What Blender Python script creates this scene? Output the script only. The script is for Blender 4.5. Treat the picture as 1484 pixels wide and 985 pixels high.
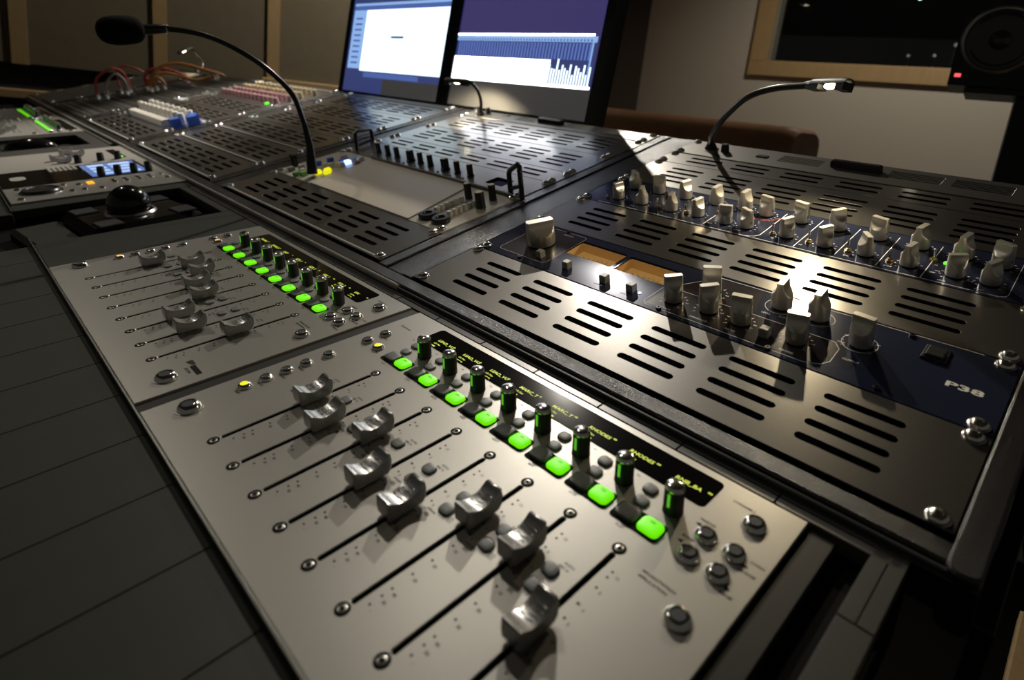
import bpy, math, random
from mathutils import Vector, Matrix
from mathutils.geometry import tessellate_polygon

for o in list(bpy.data.objects):
    bpy.data.objects.remove(o)
random.seed(7)
S = bpy.context.scene
COL = S.collection
RAD = math.radians
MM = 0.001
ZR = 0.80                      # height of the front lower corner of the equipment slope above the floor

# ------------------------------------------------------------------ frames
RACK = Matrix.Translation((0, 0, ZR)) @ Matrix.Rotation(RAD(17.1196), 4, 'X')
FADER = RACK @ Matrix.Translation((0, -0.1227052, 0.00905)) @ Matrix.Rotation(RAD(-8.78694), 4, 'X')
WORLD = Matrix.Translation((0, 0, ZR))      # measured room coordinates, zero at the slope's corner

# ------------------------------------------------------------------ camera
cam_d = bpy.data.cameras.new('camera')
cam = bpy.data.objects.new('camera', cam_d)
COL.objects.link(cam)
S.camera = cam
F_PX = 870.511
cam_d.sensor_fit = 'HORIZONTAL'
cam_d.sensor_width = 36.0
cam_d.lens = F_PX / 1484 * 36
cam_d.shift_x = (742 - 766.727) / 1484
cam_d.shift_y = (346.852 - 492.5) / 1484
cam_d.clip_start = 0.01
cam_d.dof.use_dof = True
cam_d.dof.focus_distance = 0.58
cam_d.dof.aperture_fstop = 6.5
cam.matrix_world = RACK @ Matrix(((0.7036073, -0.2330750, 0.6712770, 0.4919640), (0.7038605, 0.3582937, -0.6133564, -0.2883877), (-0.0975563, 0.9040474, 0.4161503, 0.2865586), (0, 0, 0, 1)))

# ------------------------------------------------------------------ world, lights, exposure
S.view_settings.view_transform = 'Standard'
S.view_settings.look = 'None'
S.view_settings.gamma = 1.0
S.view_settings.use_curve_mapping = False
S.view_settings.exposure = 0.0
W = bpy.data.worlds.new('world')
S.world = W
W.use_nodes = True
W.node_tree.nodes['Background'].inputs[0].default_value = (0.9, 0.85, 0.75, 1)
W.node_tree.nodes['Background'].inputs[1].default_value = 0.055
CEIL = 2.72
# recessed ceiling spots, the last three added only to brighten: (x, y, watts, cone degrees, aim x, aim y)
SPOTS = [(-1.10, 0.50, 15, 60, -0.50, 0.10, 'over the touch screen', 0.6),
         (-1.65, 1.90, 190, 56, -0.15, 0.30, 'behind the two monitors', 1.0),
         (-2.30, 2.40, 260, 100, -3.10, 1.60, 'near the cloth wall', 0.6),
         (-0.30, 2.80, 92, 130, -0.40, 3.75, 'added out of view to brighten the window wall', 0.9),  # added fill spot, lifts the wall around the window
         (-2.05, 1.00, 420, 30, -1.43, 0.12, 'added out of view to brighten the far left bays', 0.8),  # added narrow spot, stands in for a local lamp on the white knobs
         (-2.45, -0.55, 26, 50, -0.40, -0.15, 'added out of view for glints on the fader caps', 0.8)]  # added weak spot, puts bright reflections on the cap fronts

# ------------------------------------------------------------------ materials
def mat(name, col, metal=0.0, rough=0.5, emit=None, estr=0.0, var=0.0, vscale=60, bump=0.0, bscale=900,
        spec=0.5, coat=0.0, stretch=None):
    m = bpy.data.materials.new(name)
    m.use_nodes = True
    nt = m.node_tree
    b = nt.nodes['Principled BSDF']
    b.inputs['Base Color'].default_value = (*col, 1)
    b.inputs['Metallic'].default_value = metal
    b.inputs['Roughness'].default_value = rough
    b.inputs['Specular IOR Level'].default_value = spec
    b.inputs['Coat Weight'].default_value = coat
    b.inputs['Coat Roughness'].default_value = 0.08
    if emit:
        b.inputs['Emission Color'].default_value = (*emit, 1)
        b.inputs['Emission Strength'].default_value = estr
    if var or bump:
        tc = nt.nodes.new('ShaderNodeTexCoord')
        src = tc.outputs['Object']
        if stretch:
            mp = nt.nodes.new('ShaderNodeMapping')
            mp.inputs['Scale'].default_value = stretch
            nt.links.new(src, mp.inputs['Vector'])
            src = mp.outputs['Vector']
    if var:
        n = nt.nodes.new('ShaderNodeTexNoise')
        n.inputs['Scale'].default_value = vscale
        n.inputs['Detail'].default_value = 5
        nt.links.new(src, n.inputs['Vector'])
        r = nt.nodes.new('ShaderNodeMix')
        r.data_type = 'RGBA'
        r.inputs['A'].default_value = (*[max(0, c * (1 - var)) for c in col], 1)
        r.inputs['B'].default_value = (*[min(1, c * (1 + var)) for c in col], 1)
        nt.links.new(n.outputs['Fac'], r.inputs['Factor'])
        nt.links.new(r.outputs['Result'], b.inputs['Base Color'])
    if bump:
        n2 = nt.nodes.new('ShaderNodeTexNoise')
        n2.inputs['Scale'].default_value = bscale
        n2.inputs['Detail'].default_value = 3
        nt.links.new(src, n2.inputs['Vector'])
        bp = nt.nodes.new('ShaderNodeBump')
        bp.inputs['Strength'].default_value = bump
        bp.inputs['Distance'].default_value = 0.001
        nt.links.new(n2.outputs['Fac'], bp.inputs['Height'])
        nt.links.new(bp.outputs['Normal'], b.inputs['Normal'])
    return m

M = {}
M['silver'] = mat('warm silver painted faceplate', (0.37, 0.357, 0.325), 0.65, 0.38, var=0.07, vscale=1500, bump=0.05, bscale=2500)
M['vent'] = mat('satin dark rack panel', (0.225, 0.216, 0.20), 0.95, 0.305, var=0.06, vscale=300, bump=0.02, bscale=1800, coat=0.22)
M['ledge'] = mat('satin black ledge', (0.15, 0.145, 0.13), 0.9, 0.42, var=0.06, vscale=300)
M['hammer'] = mat('black hammered paint', (0.020, 0.019, 0.019), 0.3, 0.24, bump=0.6, bscale=950, spec=0.7)
M['blackmetal'] = mat('black metal', (0.015, 0.015, 0.017), 0.3, 0.35)
M['tray'] = mat('dark tray', (0.006, 0.006, 0.006), 0.0, 0.8, spec=0.08)
M['vinyl'] = mat('dark green grey padded vinyl', (0.030, 0.033, 0.025), 0.0, 0.6, spec=0.15, var=0.25, vscale=25, bump=0.1, bscale=700, stretch=(1, 0.25, 1))
M['trim'] = mat('dark grey trim', (0.085, 0.085, 0.08), 0.35, 0.33, var=0.1, vscale=40)
M['filler'] = mat('dark filler', (0.024, 0.023, 0.02), 0.1, 0.5, spec=0.25, var=0.15, vscale=40)
M['edge'] = mat('bright edge strip', (0.40, 0.40, 0.36), 0.9, 0.25)
M['navy'] = mat('navy anodised panel', (0.030, 0.038, 0.075), 0.45, 0.17, spec=0.6)
M['maroon'] = mat('dark maroon decal', (0.022, 0.016, 0.018), 0.0, 0.2)
M['white_ink'] = mat('white print', (0.70, 0.68, 0.62), 0.0, 0.5)
M['black_ink'] = mat('dark print', (0.022, 0.021, 0.02), 0.0, 0.7, spec=0.05)
M['red_ink'] = mat('red print', (0.45, 0.09, 0.04), 0.0, 0.5)
M['alu'] = mat('satin aluminium knob', (0.70, 0.665, 0.58), 0.75, 0.33, var=0.03, vscale=400)
M['chrome'] = mat('chrome', (0.78, 0.77, 0.73), 1.0, 0.13)
M['brass'] = mat('brass', (0.62, 0.47, 0.22), 1.0, 0.25)
M['cap'] = mat('gunmetal fader cap', (0.45, 0.445, 0.435), 0.75, 0.26)
M['screwhead'] = mat('dark steel screw', (0.30, 0.29, 0.27), 0.9, 0.3)
M['button_grey'] = mat('dark grey button centre', (0.06, 0.062, 0.068), 0.0, 0.6, spec=0.2)
M['lip'] = mat('pale metal lip with painted highlight', (0.55, 0.53, 0.49), 0.3, 0.4)  # pale diffuse colour stands in for light glinting along the edges
M['rubber'] = mat('grey rubber key', (0.15, 0.165, 0.165), 0.0, 0.45)
M['rubber_d'] = mat('dark rubber key', (0.095, 0.11, 0.10), 0.0, 0.45)
M['green_key'] = mat('lit green key', (0.12, 0.5, 0.02), 0.0, 0.45, emit=(0.17, 0.93, 0.0), estr=0.85)
M['yellow_key'] = mat('lit yellow key', (0.5, 0.5, 0.02), 0.0, 0.4, emit=(0.85, 0.80, 0.01), estr=0.9)
M['orange_key'] = mat('lit orange key', (0.5, 0.3, 0.02), 0.0, 0.4, emit=(1.0, 0.45, 0.03), estr=1.0)
M['green_led'] = mat('green light', (0.1, 0.6, 0.05), 0.0, 0.3, emit=(0.12, 0.9, 0.03), estr=1.2)
M['led_bar'] = mat('green light bar', (0.05, 0.3, 0.03), 0.0, 0.3, emit=(0.14, 0.62, 0.03), estr=0.6)
M['blue_led'] = mat('blue light', (0.1, 0.2, 0.8), 0.0, 0.3, emit=(0.25, 0.45, 1.0), estr=4.0)
M['red_led'] = mat('red light', (0.7, 0.05, 0.05), 0.0, 0.3, emit=(1.0, 0.10, 0.10), estr=1.5)
M['glass_black'] = mat('black display glass', (0.004, 0.004, 0.004), 0.0, 0.10, spec=0.25)
M['oled'] = mat('yellow green display text', (0.1, 0.12, 0.01), 0.0, 0.5, emit=(0.46, 0.55, 0.03), estr=1.2)
M['knob_black'] = mat('black plastic knob', (0.018, 0.018, 0.018), 0.0, 0.3)
M['knob_grey'] = mat('grey push button', (0.30, 0.29, 0.26), 0.0, 0.45)
M['knob_white'] = mat('pale plastic button', (0.75, 0.72, 0.64), 0.0, 0.4)
M['knob_blue'] = mat('blue plastic', (0.05, 0.14, 0.6), 0.0, 0.35)
M['knob_green'] = mat('pale green plastic', (0.22, 0.5, 0.18), 0.0, 0.4)
M['knob_pink'] = mat('pink plastic', (0.52, 0.30, 0.31), 0.0, 0.4)
M['knob_cream'] = mat('cream plastic', (0.6, 0.5, 0.32), 0.0, 0.4)
M['meter'] = mat('amber lit meter face', (0.55, 0.36, 0.14), 0.0, 0.5, emit=(0.75, 0.42, 0.12), estr=0.28)
M['meter_in'] = mat('meter housing wall', (0.48, 0.30, 0.12), 0.0, 0.5, emit=(0.75, 0.42, 0.12), estr=0.10)
M['touch'] = mat('brushed matt touch screen', (0.62, 0.55, 0.45), 0.1, 0.45, var=0.05, vscale=30, stretch=(1, 12, 1))
M['pale_plate'] = mat('pale control plate', (0.52, 0.50, 0.42), 0.2, 0.4)
M['foam'] = mat('black foam', (0.006, 0.006, 0.006), 0.0, 0.95, bump=0.4, bscale=900, spec=0.1)
M['neck'] = mat('black flexible neck', (0.012, 0.012, 0.012), 0.2, 0.28)
M['hood'] = mat('black lamp hood', (0.010, 0.010, 0.010), 0.0, 0.5)
M['bulb'] = mat('lit warm bulb', (1, 0.9, 0.6), 0.0, 0.5, emit=(1.0, 0.88, 0.55), estr=14)
M['spot_lens'] = mat('lit ceiling lens', (1, 0.9, 0.7), 0.0, 0.5, emit=(1.0, 0.85, 0.62), estr=12)
M['leather'] = mat('worn brown leather', (0.38, 0.20, 0.105), 0.0, 0.5, var=0.35, vscale=9, bump=0.15, bscale=120)
M['fabric'] = mat('brown wall cloth', (0.115, 0.092, 0.055), 0.0, 0.95, var=0.15, vscale=18, bump=0.2, bscale=500)
M['timber'] = mat('pale timber', (0.28, 0.185, 0.08), 0.0, 0.55, var=0.2, vscale=14, stretch=(6, 6, 1))
M['paint'] = mat('warm grey wall paint', (0.36, 0.325, 0.265), 0.0, 0.85, var=0.03, vscale=3)
M['darkwall'] = mat('dark brown wall cloth', (0.045, 0.032, 0.022), 0.0, 0.95, var=0.1, vscale=20)
M['ceil'] = mat('ceiling paint', (0.20, 0.185, 0.16), 0.0, 0.9)
M['carpet'] = mat('dark carpet', (0.007, 0.0065, 0.006), 0.0, 0.95, spec=0.05, var=0.3, vscale=120)
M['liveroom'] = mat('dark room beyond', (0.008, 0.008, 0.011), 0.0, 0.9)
M['lamp_far'] = mat('small far lamp', (0.8, 0.9, 0.8), 0.0, 0.5, emit=(0.8, 1.0, 0.85), estr=3.0)
M['dim_far'] = mat('small dim lamp', (0.3, 0.3, 0.3), 0.0, 0.5, emit=(0.35, 0.36, 0.32), estr=0.35)
M['spk'] = mat('matt black cabinet', (0.010, 0.009, 0.012), 0.0, 0.45)
M['cone'] = mat('black speaker cone', (0.035, 0.033, 0.032), 0.0, 0.22, spec=0.7)
M['ring'] = mat('dark speaker ring', (0.45, 0.44, 0.42), 0.8, 0.25)
M['bezel'] = mat('black gloss bezel', (0.006, 0.006, 0.007), 0.0, 0.14)
M['cable_red'] = mat('red cable', (0.42, 0.05, 0.045), 0.0, 0.5)
M['cable_orange'] = mat('orange cable', (0.50, 0.20, 0.03), 0.0, 0.5)
M['cable_grey'] = mat('grey cable', (0.32, 0.30, 0.27), 0.0, 0.5)
M['bluescreen'] = mat('blue display', (0.02, 0.03, 0.06), 0.0, 0.25, emit=(0.20, 0.33, 0.75), estr=0.55)
def scr(name, c, e):
    return mat(name, (0.22, 0.22, 0.22), 0.0, 0.55, emit=c, estr=e, spec=0.3)
M['s_white'] = scr('screen white', (0.78, 0.93, 1.0), 1.7)
M['s_hot'] = scr('screen bright white', (0.93, 0.95, 1.0), 6.0)
M['s_navy'] = scr('screen navy', (0.030, 0.055, 0.24), 0.6)
M['s_purple'] = scr('screen violet', (0.055, 0.042, 0.26), 0.42)
M['s_sky'] = scr('screen pale blue', (0.30, 0.52, 0.95), 0.85)
M['s_blue'] = scr('screen mid blue', (0.09, 0.18, 0.60), 0.6)
M['s_stripe'] = scr('screen stripe', (0.13, 0.24, 0.75), 0.7)
M['s_grey'] = scr('screen grey', (0.05, 0.048, 0.05), 0.5)
M['s_text'] = scr('screen text', (0.08, 0.12, 0.25), 0.5)
M['glass'] = None
g = bpy.data.materials.new('window glass')
g.use_nodes = True
gb = g.node_tree.nodes['Principled BSDF']
gb.inputs['Base Color'].default_value = (0.8, 0.85, 0.85, 1)
gb.inputs['Roughness'].default_value = 0.02
gb.inputs['Transmission Weight'].default_value = 1.0
gb.inputs['IOR'].default_value = 1.45
M['glass'] = g

# ------------------------------------------------------------------ mesh builder
TEXT = {}
def text_geo(body, off=0.0, shear=0.0):
    k = (body, off, shear)
    if k not in TEXT:
        cu = bpy.data.curves.new('t', 'FONT')
        cu.body = body
        cu.size = 1.0
        cu.offset = off
        cu.shear = shear
        cu.resolution_u = 2
        ob = bpy.data.objects.new('t', cu)
        COL.objects.link(ob)
        dg = bpy.context.evaluated_depsgraph_get()
        ev = ob.evaluated_get(dg)
        me = ev.to_mesh()
        TEXT[k] = ([v.co.copy() for v in me.vertices], [tuple(p.vertices) for p in me.polygons])
        ev.to_mesh_clear()
        bpy.data.objects.remove(ob)
        bpy.data.curves.remove(cu)
    return TEXT[k]

def rrect(x0, x1, y0, y1, r, n=4):
    pts = []
    for cx, cy, a in ((x1 - r, y1 - r, 0), (x0 + r, y1 - r, 90), (x0 + r, y0 + r, 180), (x1 - r, y0 + r, 270)):
        for i in range(n + 1):
            t = RAD(a + 90 * i / n)
            pts.append((cx + r * math.cos(t), cy + r * math.sin(t)))
    return pts

def inset(poly, d):
    n = len(poly)
    out = []
    for i in range(n):
        p0, p1, p2 = Vector(poly[i - 1]), Vector(poly[i]), Vector(poly[(i + 1) % n])
        a, b = (p1 - p0), (p2 - p1)
        if a.length < 1e-9 or b.length < 1e-9:
            out.append(tuple(p1)); continue
        a.normalize(); b.normalize()
        na, nb = Vector((-a.y, a.x)), Vector((-b.y, b.x))
        k = na + nb
        k = k / max(0.3, k.length_squared) * 2
        out.append(tuple(p1 + k * d))
    return out

class MB:
    """collects shapes given in millimetres; build() links them as ONE mesh object"""
    def __init__(s):
        s.v = []; s.f = []; s.walls = set()
    def add(s, vs, fs, m=None):
        o = len(s.v)
        s.v += [(m @ Vector(p)) if m else Vector(p) for p in vs]
        s.f += [tuple(i + o for i in f) for f in fs]
        return s
    def box(s, x0, x1, y0, y1, z0, z1, c=0.0, m=None):
        if c <= 0:
            vs = [(x0, y0, z0), (x1, y0, z0), (x1, y1, z0), (x0, y1, z0), (x0, y0, z1), (x1, y0, z1), (x1, y1, z1), (x0, y1, z1)]
            fs = [(3, 2, 1, 0), (4, 5, 6, 7), (0, 1, 5, 4), (1, 2, 6, 5), (2, 3, 7, 6), (3, 0, 4, 7)]
            return s.add(vs, fs, m)
        return s.prism([(x0, y0), (x1, y0), (x1, y1), (x0, y1)], z0, z1, c, m)
    def prism(s, poly, z0, z1, c=0.0, m=None):
        n = len(poly)
        vs = [(x, y, z0) for x, y in poly]
        if c > 0:
            vs += [(x, y, z1 - c) for x, y in poly] + [(x, y, z1) for x, y in inset(poly, c)]
            k = 3
        else:
            vs += [(x, y, z1) for x, y in poly]; k = 2
        fs = [tuple(range(n - 1, -1, -1)), tuple(range((k - 1) * n, k * n))]
        for l in range(k - 1):
            for i in range(n):
                j = (i + 1) % n
                fs.append((l * n + i, l * n + j, (l + 1) * n + j, (l + 1) * n + i))
        return s.add(vs, fs, m)
    def plate(s, outer, holes, z0, z1, c=0.35):
        """plate with through holes; holes counter to outer orientation not needed"""
        o_top = inset(outer, c)
        h_top = [inset(h, -c) for h in holes]
        loops = [[Vector((x, y, z1)) for x, y in o_top]] + [[Vector((x, y, z1)) for x, y in h] for h in h_top]
        tris = tessellate_polygon(loops)
        top = [p for l in loops for p in l]
        fs = []
        for t in tris:
            a, b, d = (top[i] for i in t)
            fs.append(tuple(t) if (b - a).cross(d - a).z > 0 else tuple(reversed(t)))
        s.add([tuple(p) for p in top], fs)
        for base, tp, sg in [(outer, o_top, 1)] + [(h, t, -1) for h, t in zip(holes, h_top)]:
            n = len(base)
            vs = [(x, y, z1) for x, y in tp] + [(x, y, z1 - c) for x, y in base] + [(x, y, z0) for x, y in base]
            ff = []
            for l in range(2):
                for i in range(n):
                    j = (i + 1) % n
                    q = (l * n + i, (l + 1) * n + i, (l + 1) * n + j, l * n + j)
                    ff.append(q if sg > 0 else tuple(reversed(q)))
            if sg < 0: s.walls.update(range(len(s.f) + n, len(s.f) + 2 * n))
            s.add(vs, ff)
        return s
    def lathe(s, prof, seg=20, at=(0, 0, 0), m=None, cap=True):
        vs, fs = [], []
        n = len(prof)
        for i in range(seg):
            t = 2 * math.pi * i / seg
            for r, z in prof:
                vs.append((at[0] + r * math.cos(t), at[1] + r * math.sin(t), at[2] + z))
        for i in range(seg):
            j = (i + 1) % seg
            for k in range(n - 1):
                fs.append((i * n + k, j * n + k, j * n + k + 1, i * n + k + 1))
        if cap:
            fs.append(tuple(i * n + n - 1 for i in range(seg)))
            fs.append(tuple(i * n for i in range(seg - 1, -1, -1)))
        return s.add(vs, fs, m)
    def tube(s, pts, r, seg=10, cap=True):
        pts = [Vector(p) for p in pts]
        n = len(pts)
        rs = r if isinstance(r, (list, tuple)) else [r] * n
        vs, fs = [], []
        up = Vector((0.31, 0.47, 0.82)).normalized()
        d0 = (pts[1] - pts[0]).normalized()
        a = d0.cross(up).normalized()
        for i, p in enumerate(pts):
            d = (pts[min(i + 1, n - 1)] - pts[max(i - 1, 0)]).normalized()
            a = (a - d * a.dot(d)).normalized()
            b = d.cross(a)
            for k in range(seg):
                t = 2 * math.pi * k / seg
                vs.append(tuple(p + (a * math.cos(t) + b * math.sin(t)) * rs[i]))
        for i in range(n - 1):
            for k in range(seg):
                l = (k + 1) % seg
                fs.append((i * seg + k, i * seg + l, (i + 1) * seg + l, (i + 1) * seg + k))
        if cap:
            fs.append(tuple(range(seg - 1, -1, -1)))
            fs.append(tuple((n - 1) * seg + k for k in range(seg)))
        return s.add(vs, fs)
    def ball(s, c, rx, ry, rz, nu=20, nv=12, z_lo=-1.0):
        vs, fs = [], []
        for j in range(nv + 1):
            ph = -math.pi / 2 + math.pi * j / nv
            for i in range(nu):
                t = 2 * math.pi * i / nu
                vs.append((c[0] + rx * math.cos(ph) * math.cos(t), c[1] + ry * math.cos(ph) * math.sin(t), c[2] + rz * max(z_lo, math.sin(ph))))
        for j in range(nv):
            for i in range(nu):
                k = (i + 1) % nu
                fs.append((j * nu + i, j * nu + k, (j + 1) * nu + k, (j + 1) * nu + i))
        return s.add(vs, fs)
    def text(s, body, size, x, y, z=0.05, rot=0, bold=0.0, shear=0.0, sx=1.0, align='L', m=None):
        vs, fs = text_geo(body, bold, shear)
        if not vs: return s
        w = max(p.x for p in vs) * size * sx
        dx = {'L': 0, 'C': -w / 2, 'R': -w}[align]
        mt = Matrix.Translation((x, y, z)) @ Matrix.Rotation(RAD(rot), 4, 'Z')
        if m: mt = m @ mt
        return s.add([(p.x * size * sx + dx, p.y * size, 0) for p in vs], fs, mt)
    def dash(s, x0, y0, x1, y1, w, z=0.05):
        a, b = Vector((x0, y0)), Vector((x1, y1))
        d = (b - a).normalized(); n = Vector((-d.y, d.x)) * w / 2
        q = [a - n, b - n, b + n, a + n]
        return s.add([(p.x, p.y, z) for p in q], [(0, 1, 2, 3)])
    def mesh(s, name, material, smooth=True):
        me = bpy.data.meshes.new(name)
        me.from_pydata([tuple(p * MM) for p in s.v], [], s.f)
        me.materials.append(material)
        if s.walls:
            me.materials.append(M['tray'])
            for i in s.walls: me.polygons[i].material_index = 1
        if smooth:
            me.polygons.foreach_set('use_smooth', [True] * len(me.polygons))
            me.set_sharp_from_angle(angle=RAD(32))
        me.update()
        return me
    def build(s, name, material, parent=None, smooth=True, kind=None, label=None):
        return put(name, s.mesh(name, material, smooth), parent, kind=kind, label=label)

def put(name, me, parent=None, loc=(0, 0, 0), rz=0.0, kind=None, label=None, mw=None):
    o = bpy.data.objects.new(name, me)
    COL.objects.link(o)
    if parent is not None: o.parent = parent
    if mw is not None: o.matrix_world = mw
    else:
        o.location = Vector(loc) * MM
        o.rotation_euler = (0, 0, RAD(rz))
    if kind: o['kind'] = kind
    if label: o['label'] = label
    return o

def tag(o, label, cat, group=None):
    o['label'] = label; o['category'] = cat
    if group: o['group'] = group
    return o

def thing(name, label, cat, frame, loc=(0, 0, 0), group=None, rz=0.0):
    o = bpy.data.objects.new(name, None)
    COL.objects.link(o)
    o.empty_display_size = 0.02
    o.matrix_world = frame @ Matrix.Translation(Vector(loc) * MM) @ Matrix.Rotation(RAD(rz), 4, 'Z')
    return tag(o, label, cat, group)

def structure(name, mb, material, mw=None, parent=None):
    o = mb.build(name, material, parent, smooth=False)
    if parent is None: o['kind'] = 'structure'
    if mw is not None: o.matrix_world = mw
    return o

# shared small meshes -------------------------------------------------------
SH = {}
def shared(key, fn):
    if key not in SH: SH[key] = fn()
    return SH[key]

def screw_mesh():
    b = MB()
    b.lathe([(6.3, 0), (6.3, 0.7), (6.0, 1.0), (5.6, 1.1), (5.4, 1.9), (4.6, 3.0), (3.2, 3.9), (2.1, 4.2), (1.7, 3.4), (0.6, 3.2)], 18)
    return b.mesh('screw', M['chrome'])
SCREW = screw_mesh()

def slots(rows, off=0.0):
    h = []
    for i in range(6):
        for y in rows:
            x0 = 33.5 + 69.9 * i + off
            h.append(rrect(x0, x0 + 49.8, y - 3.2, y + 3.2, 3.15, 5))
    return h

def vent_mesh(u):
    H = 44.45 * u - 1.0
    rows = {2: (20.6, 36.3, 52.0, 67.7), 1: (14.4, 30.1)}[u]
    return MB().plate([(-8.7, 0.4), (473.8, 0.4), (473.8, H), (-8.7, H)], slots(rows), -1.2, 0, 0.14).mesh('plate', M['vent'])

BAYX = {1: 0.0, 2: -550.0, 3: -1100.0, 4: -1650.0, 5: -2200.0}
def screws(t, H, xs=(0.0, 465.1), y0=0.0):
    for x in xs:
        for y in (6.35, H - 6.35):
            put('screw', SCREW, t, (x, y0 + y, 0.0), random.uniform(0, 90))

def vent(bay, y, u, label):
    t = thing('vent_panel', label, 'vent panel', RACK, (BAYX[bay], y, 0), 'slotted vent panels of the console')
    put('plate', shared(('vent', u), lambda: vent_mesh(u)), t)
    if bay > 1 and y < 200:
        MB().box(-4, 469, 0.7, 4.6, 0.05, 2.0, 1.0).build('front_lip', M['lip'], t)  # pale colour carries the light caught along this raised lip
    screws(t, 44.45 * u)
    return t

# ================================================================== THE ROOM
def wall_frame(az, D):
    n = (math.cos(RAD(az)), math.sin(RAD(az)))
    cx, cy = 0.49196, -0.35996
    return Matrix(((n[1], n[0], 0, cx + D * n[0]), (-n[0], n[1], 0, cy + D * n[1]), (0, 0, 1, 0), (0, 0, 0, 1)))
WL = wall_frame(166, 3.90)        # cloth and timber wall at the far end
WB = wall_frame(94, 4.3716)       # painted wall with the window
K = 1000
structure('floor', MB().box(-4600, 2600, -3200, 4700, -60, 0), M['carpet'])
structure('ceiling', MB().box(-4600, 2600, -3200, 4700, CEIL * K, CEIL * K + 60), M['ceil'])
structure('wall_left', MB().box(-2700, 3349, 0, 120, 0, CEIL * K), M['liveroom'], WL)
wl = bpy.data.objects['wall_left']
xs = [-2370, -1800, -1185, -585, -4, 550, 1150, 1750, 2350, 2870]
for i in range(len(xs) - 1):
    dark = i == len(xs) - 2
    MB().box(xs[i] + 68, xs[i + 1] - 2, -30, -0.5, 905, CEIL * K - 2, 6).build('cloth_panel', M['fabric'], wl)
    MB().box(xs[i], xs[i] + 66, -36, -0.5, 900, CEIL * K - 2, 4).build('timber_batten', M['timber'], wl)
MB().box(2940, 3345, -46, -0.5, 5, CEIL * K - 2, 4).build('cloth_panel', M['darkwall'], wl)
b = MB().box(-2700, 180, -70, -0.5, 741, 780, 4); structure('trim_1', b, M['timber'], WL)
b = MB().box(520, 2868, -62, -0.5, 905, 968, 4); structure('trim_2', b, M['timber'], WL)
# wall with the window: opening x -1638..1000, z 1477..2350
X0, X1, Z0, Z1 = -1638, 900, 677 + 800, 2350
b = MB()
b.box(-2700, 2400, 0, 140, 0, Z0); b.box(-2700, 2400, 0, 140, Z1, CEIL * K)
b.box(-2700, X0, 0, 140, Z0, Z1); b.box(X1, 2400, 0, 140, Z0, Z1)
structure('wall_back', b, M['paint'], WB)
win = thing('window_1', 'x', 'x', WB)
for k_ in ('label', 'category'): del win[k_]
win['kind'] = 'structure'
fr = MB()
fw = 118
for q in ((X0 - fw, X1 + fw, Z0 - fw + 18, Z0), (X0 - fw, X1 + fw, Z1, Z1 + fw)):
    fr.box(q[0], q[1], -30, 0, q[2], q[3], 5)
for q in ((X0 - fw, X0), (X1, X1 + fw)):
    fr.box(q[0], q[1], -30, 0, Z0, Z1, 5)
fr.build('frame', M['timber'], win)
rv = MB()
rv.box(X0 - 10, X0, 0, 110, Z0, Z1); rv.box(X1, X1 + 10, 0, 110, Z0, Z1); rv.box(X0, X1, 0, 110, Z0 - 10, Z0); rv.box(X0, X1, 0, 110, Z1, Z1 + 10)
rv.build('reveal', M['timber'], win)
MB().box(X0 + 1, X1 - 1, 60, 70, Z0 + 1, Z1 - 1).build('pane', M['glass'], win)
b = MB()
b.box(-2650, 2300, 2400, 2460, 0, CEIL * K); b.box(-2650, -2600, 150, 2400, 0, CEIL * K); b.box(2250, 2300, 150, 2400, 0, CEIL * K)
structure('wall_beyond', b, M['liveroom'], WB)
for i, (x, z, r, mt, lb) in enumerate([(-800, 1875, 13, 'lamp_far', 'bright white lamp glowing in the dark room behind the window'),
                                   (-790, 1543, 9, 'dim_far', 'left of two faint lamps low behind the window glass'),
                                   (-655, 1548, 9, 'dim_far', 'right of two faint lamps low behind the window glass'),
                                   (-560, 1612, 11, 'dim_far', 'faint lamp behind the window glass next to the loudspeaker')]):
    y = 700 if z > 1800 else 200
    kk = (4371.6 + y) / 4371.6
    x, z = x * kk, 989 + (z - 989) * kk
    t = thing('far_lamp', lb, 'lamp', WB, (x, y, z))
    MB().ball((0, 0, 0), r, r, r, 14, 8).build('globe', M[mt], t)
    (MB().box(-2, 2, -2, 2, r - 1, CEIL * K - z, 0.3) if mt == 'lamp_far' else MB().box(-4, 4, -2, 14, -z + 3, -r + 2, 0.5)).build('cord' if mt == 'lamp_far' else 'stand', M['blackmetal'], t)

# ceiling spots
for x, y, w, cone, ax, ay, nm, blend in SPOTS:
    t = thing('ceiling_spot', 'recessed round ceiling spot ' + nm, 'ceiling light', Matrix.Translation((x, y, CEIL)), (0, 0, 0), 'recessed ceiling spots')
    MB().lathe([(30, -1), (52, -3), (56, 0), (56, 1)], 20, cap=False).build('rim', M['chrome'], t)
    MB().lathe([(30, -1.5), (0.5, -1)], 16).build('lens', M['spot_lens'], t)
    L = bpy.data.lights.new('ceiling_spot_light', 'SPOT')
    L.energy = w; L.color = (1.0, 0.925, 0.81); L.spot_size = RAD(cone); L.spot_blend = blend; L.shadow_soft_size = 0.022
    lo = bpy.data.objects.new('light', L); COL.objects.link(lo)
    lo.parent = t
    d = Vector((ax - x, ay - y, ZR + 0.05 - CEIL))
    lo.rotation_euler = d.to_track_quat('-Z', 'Y').to_euler()
    lo.location = (0, 0, -0.02)

# ================================================================== THE CONSOLE
con = thing('mixing_console', 'long dark studio console desk with padded vinyl front edge and sloping black equipment frame', 'mixing console', FADER)
FR = RACK.inverted() @ FADER
RF = FADER.inverted() @ RACK           # rack-frame coordinates expressed in the console's frame
def rackpart(mb, name, material):
    o = mb.build(name, material, con)
    o.matrix_local = RF
    return o
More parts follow.
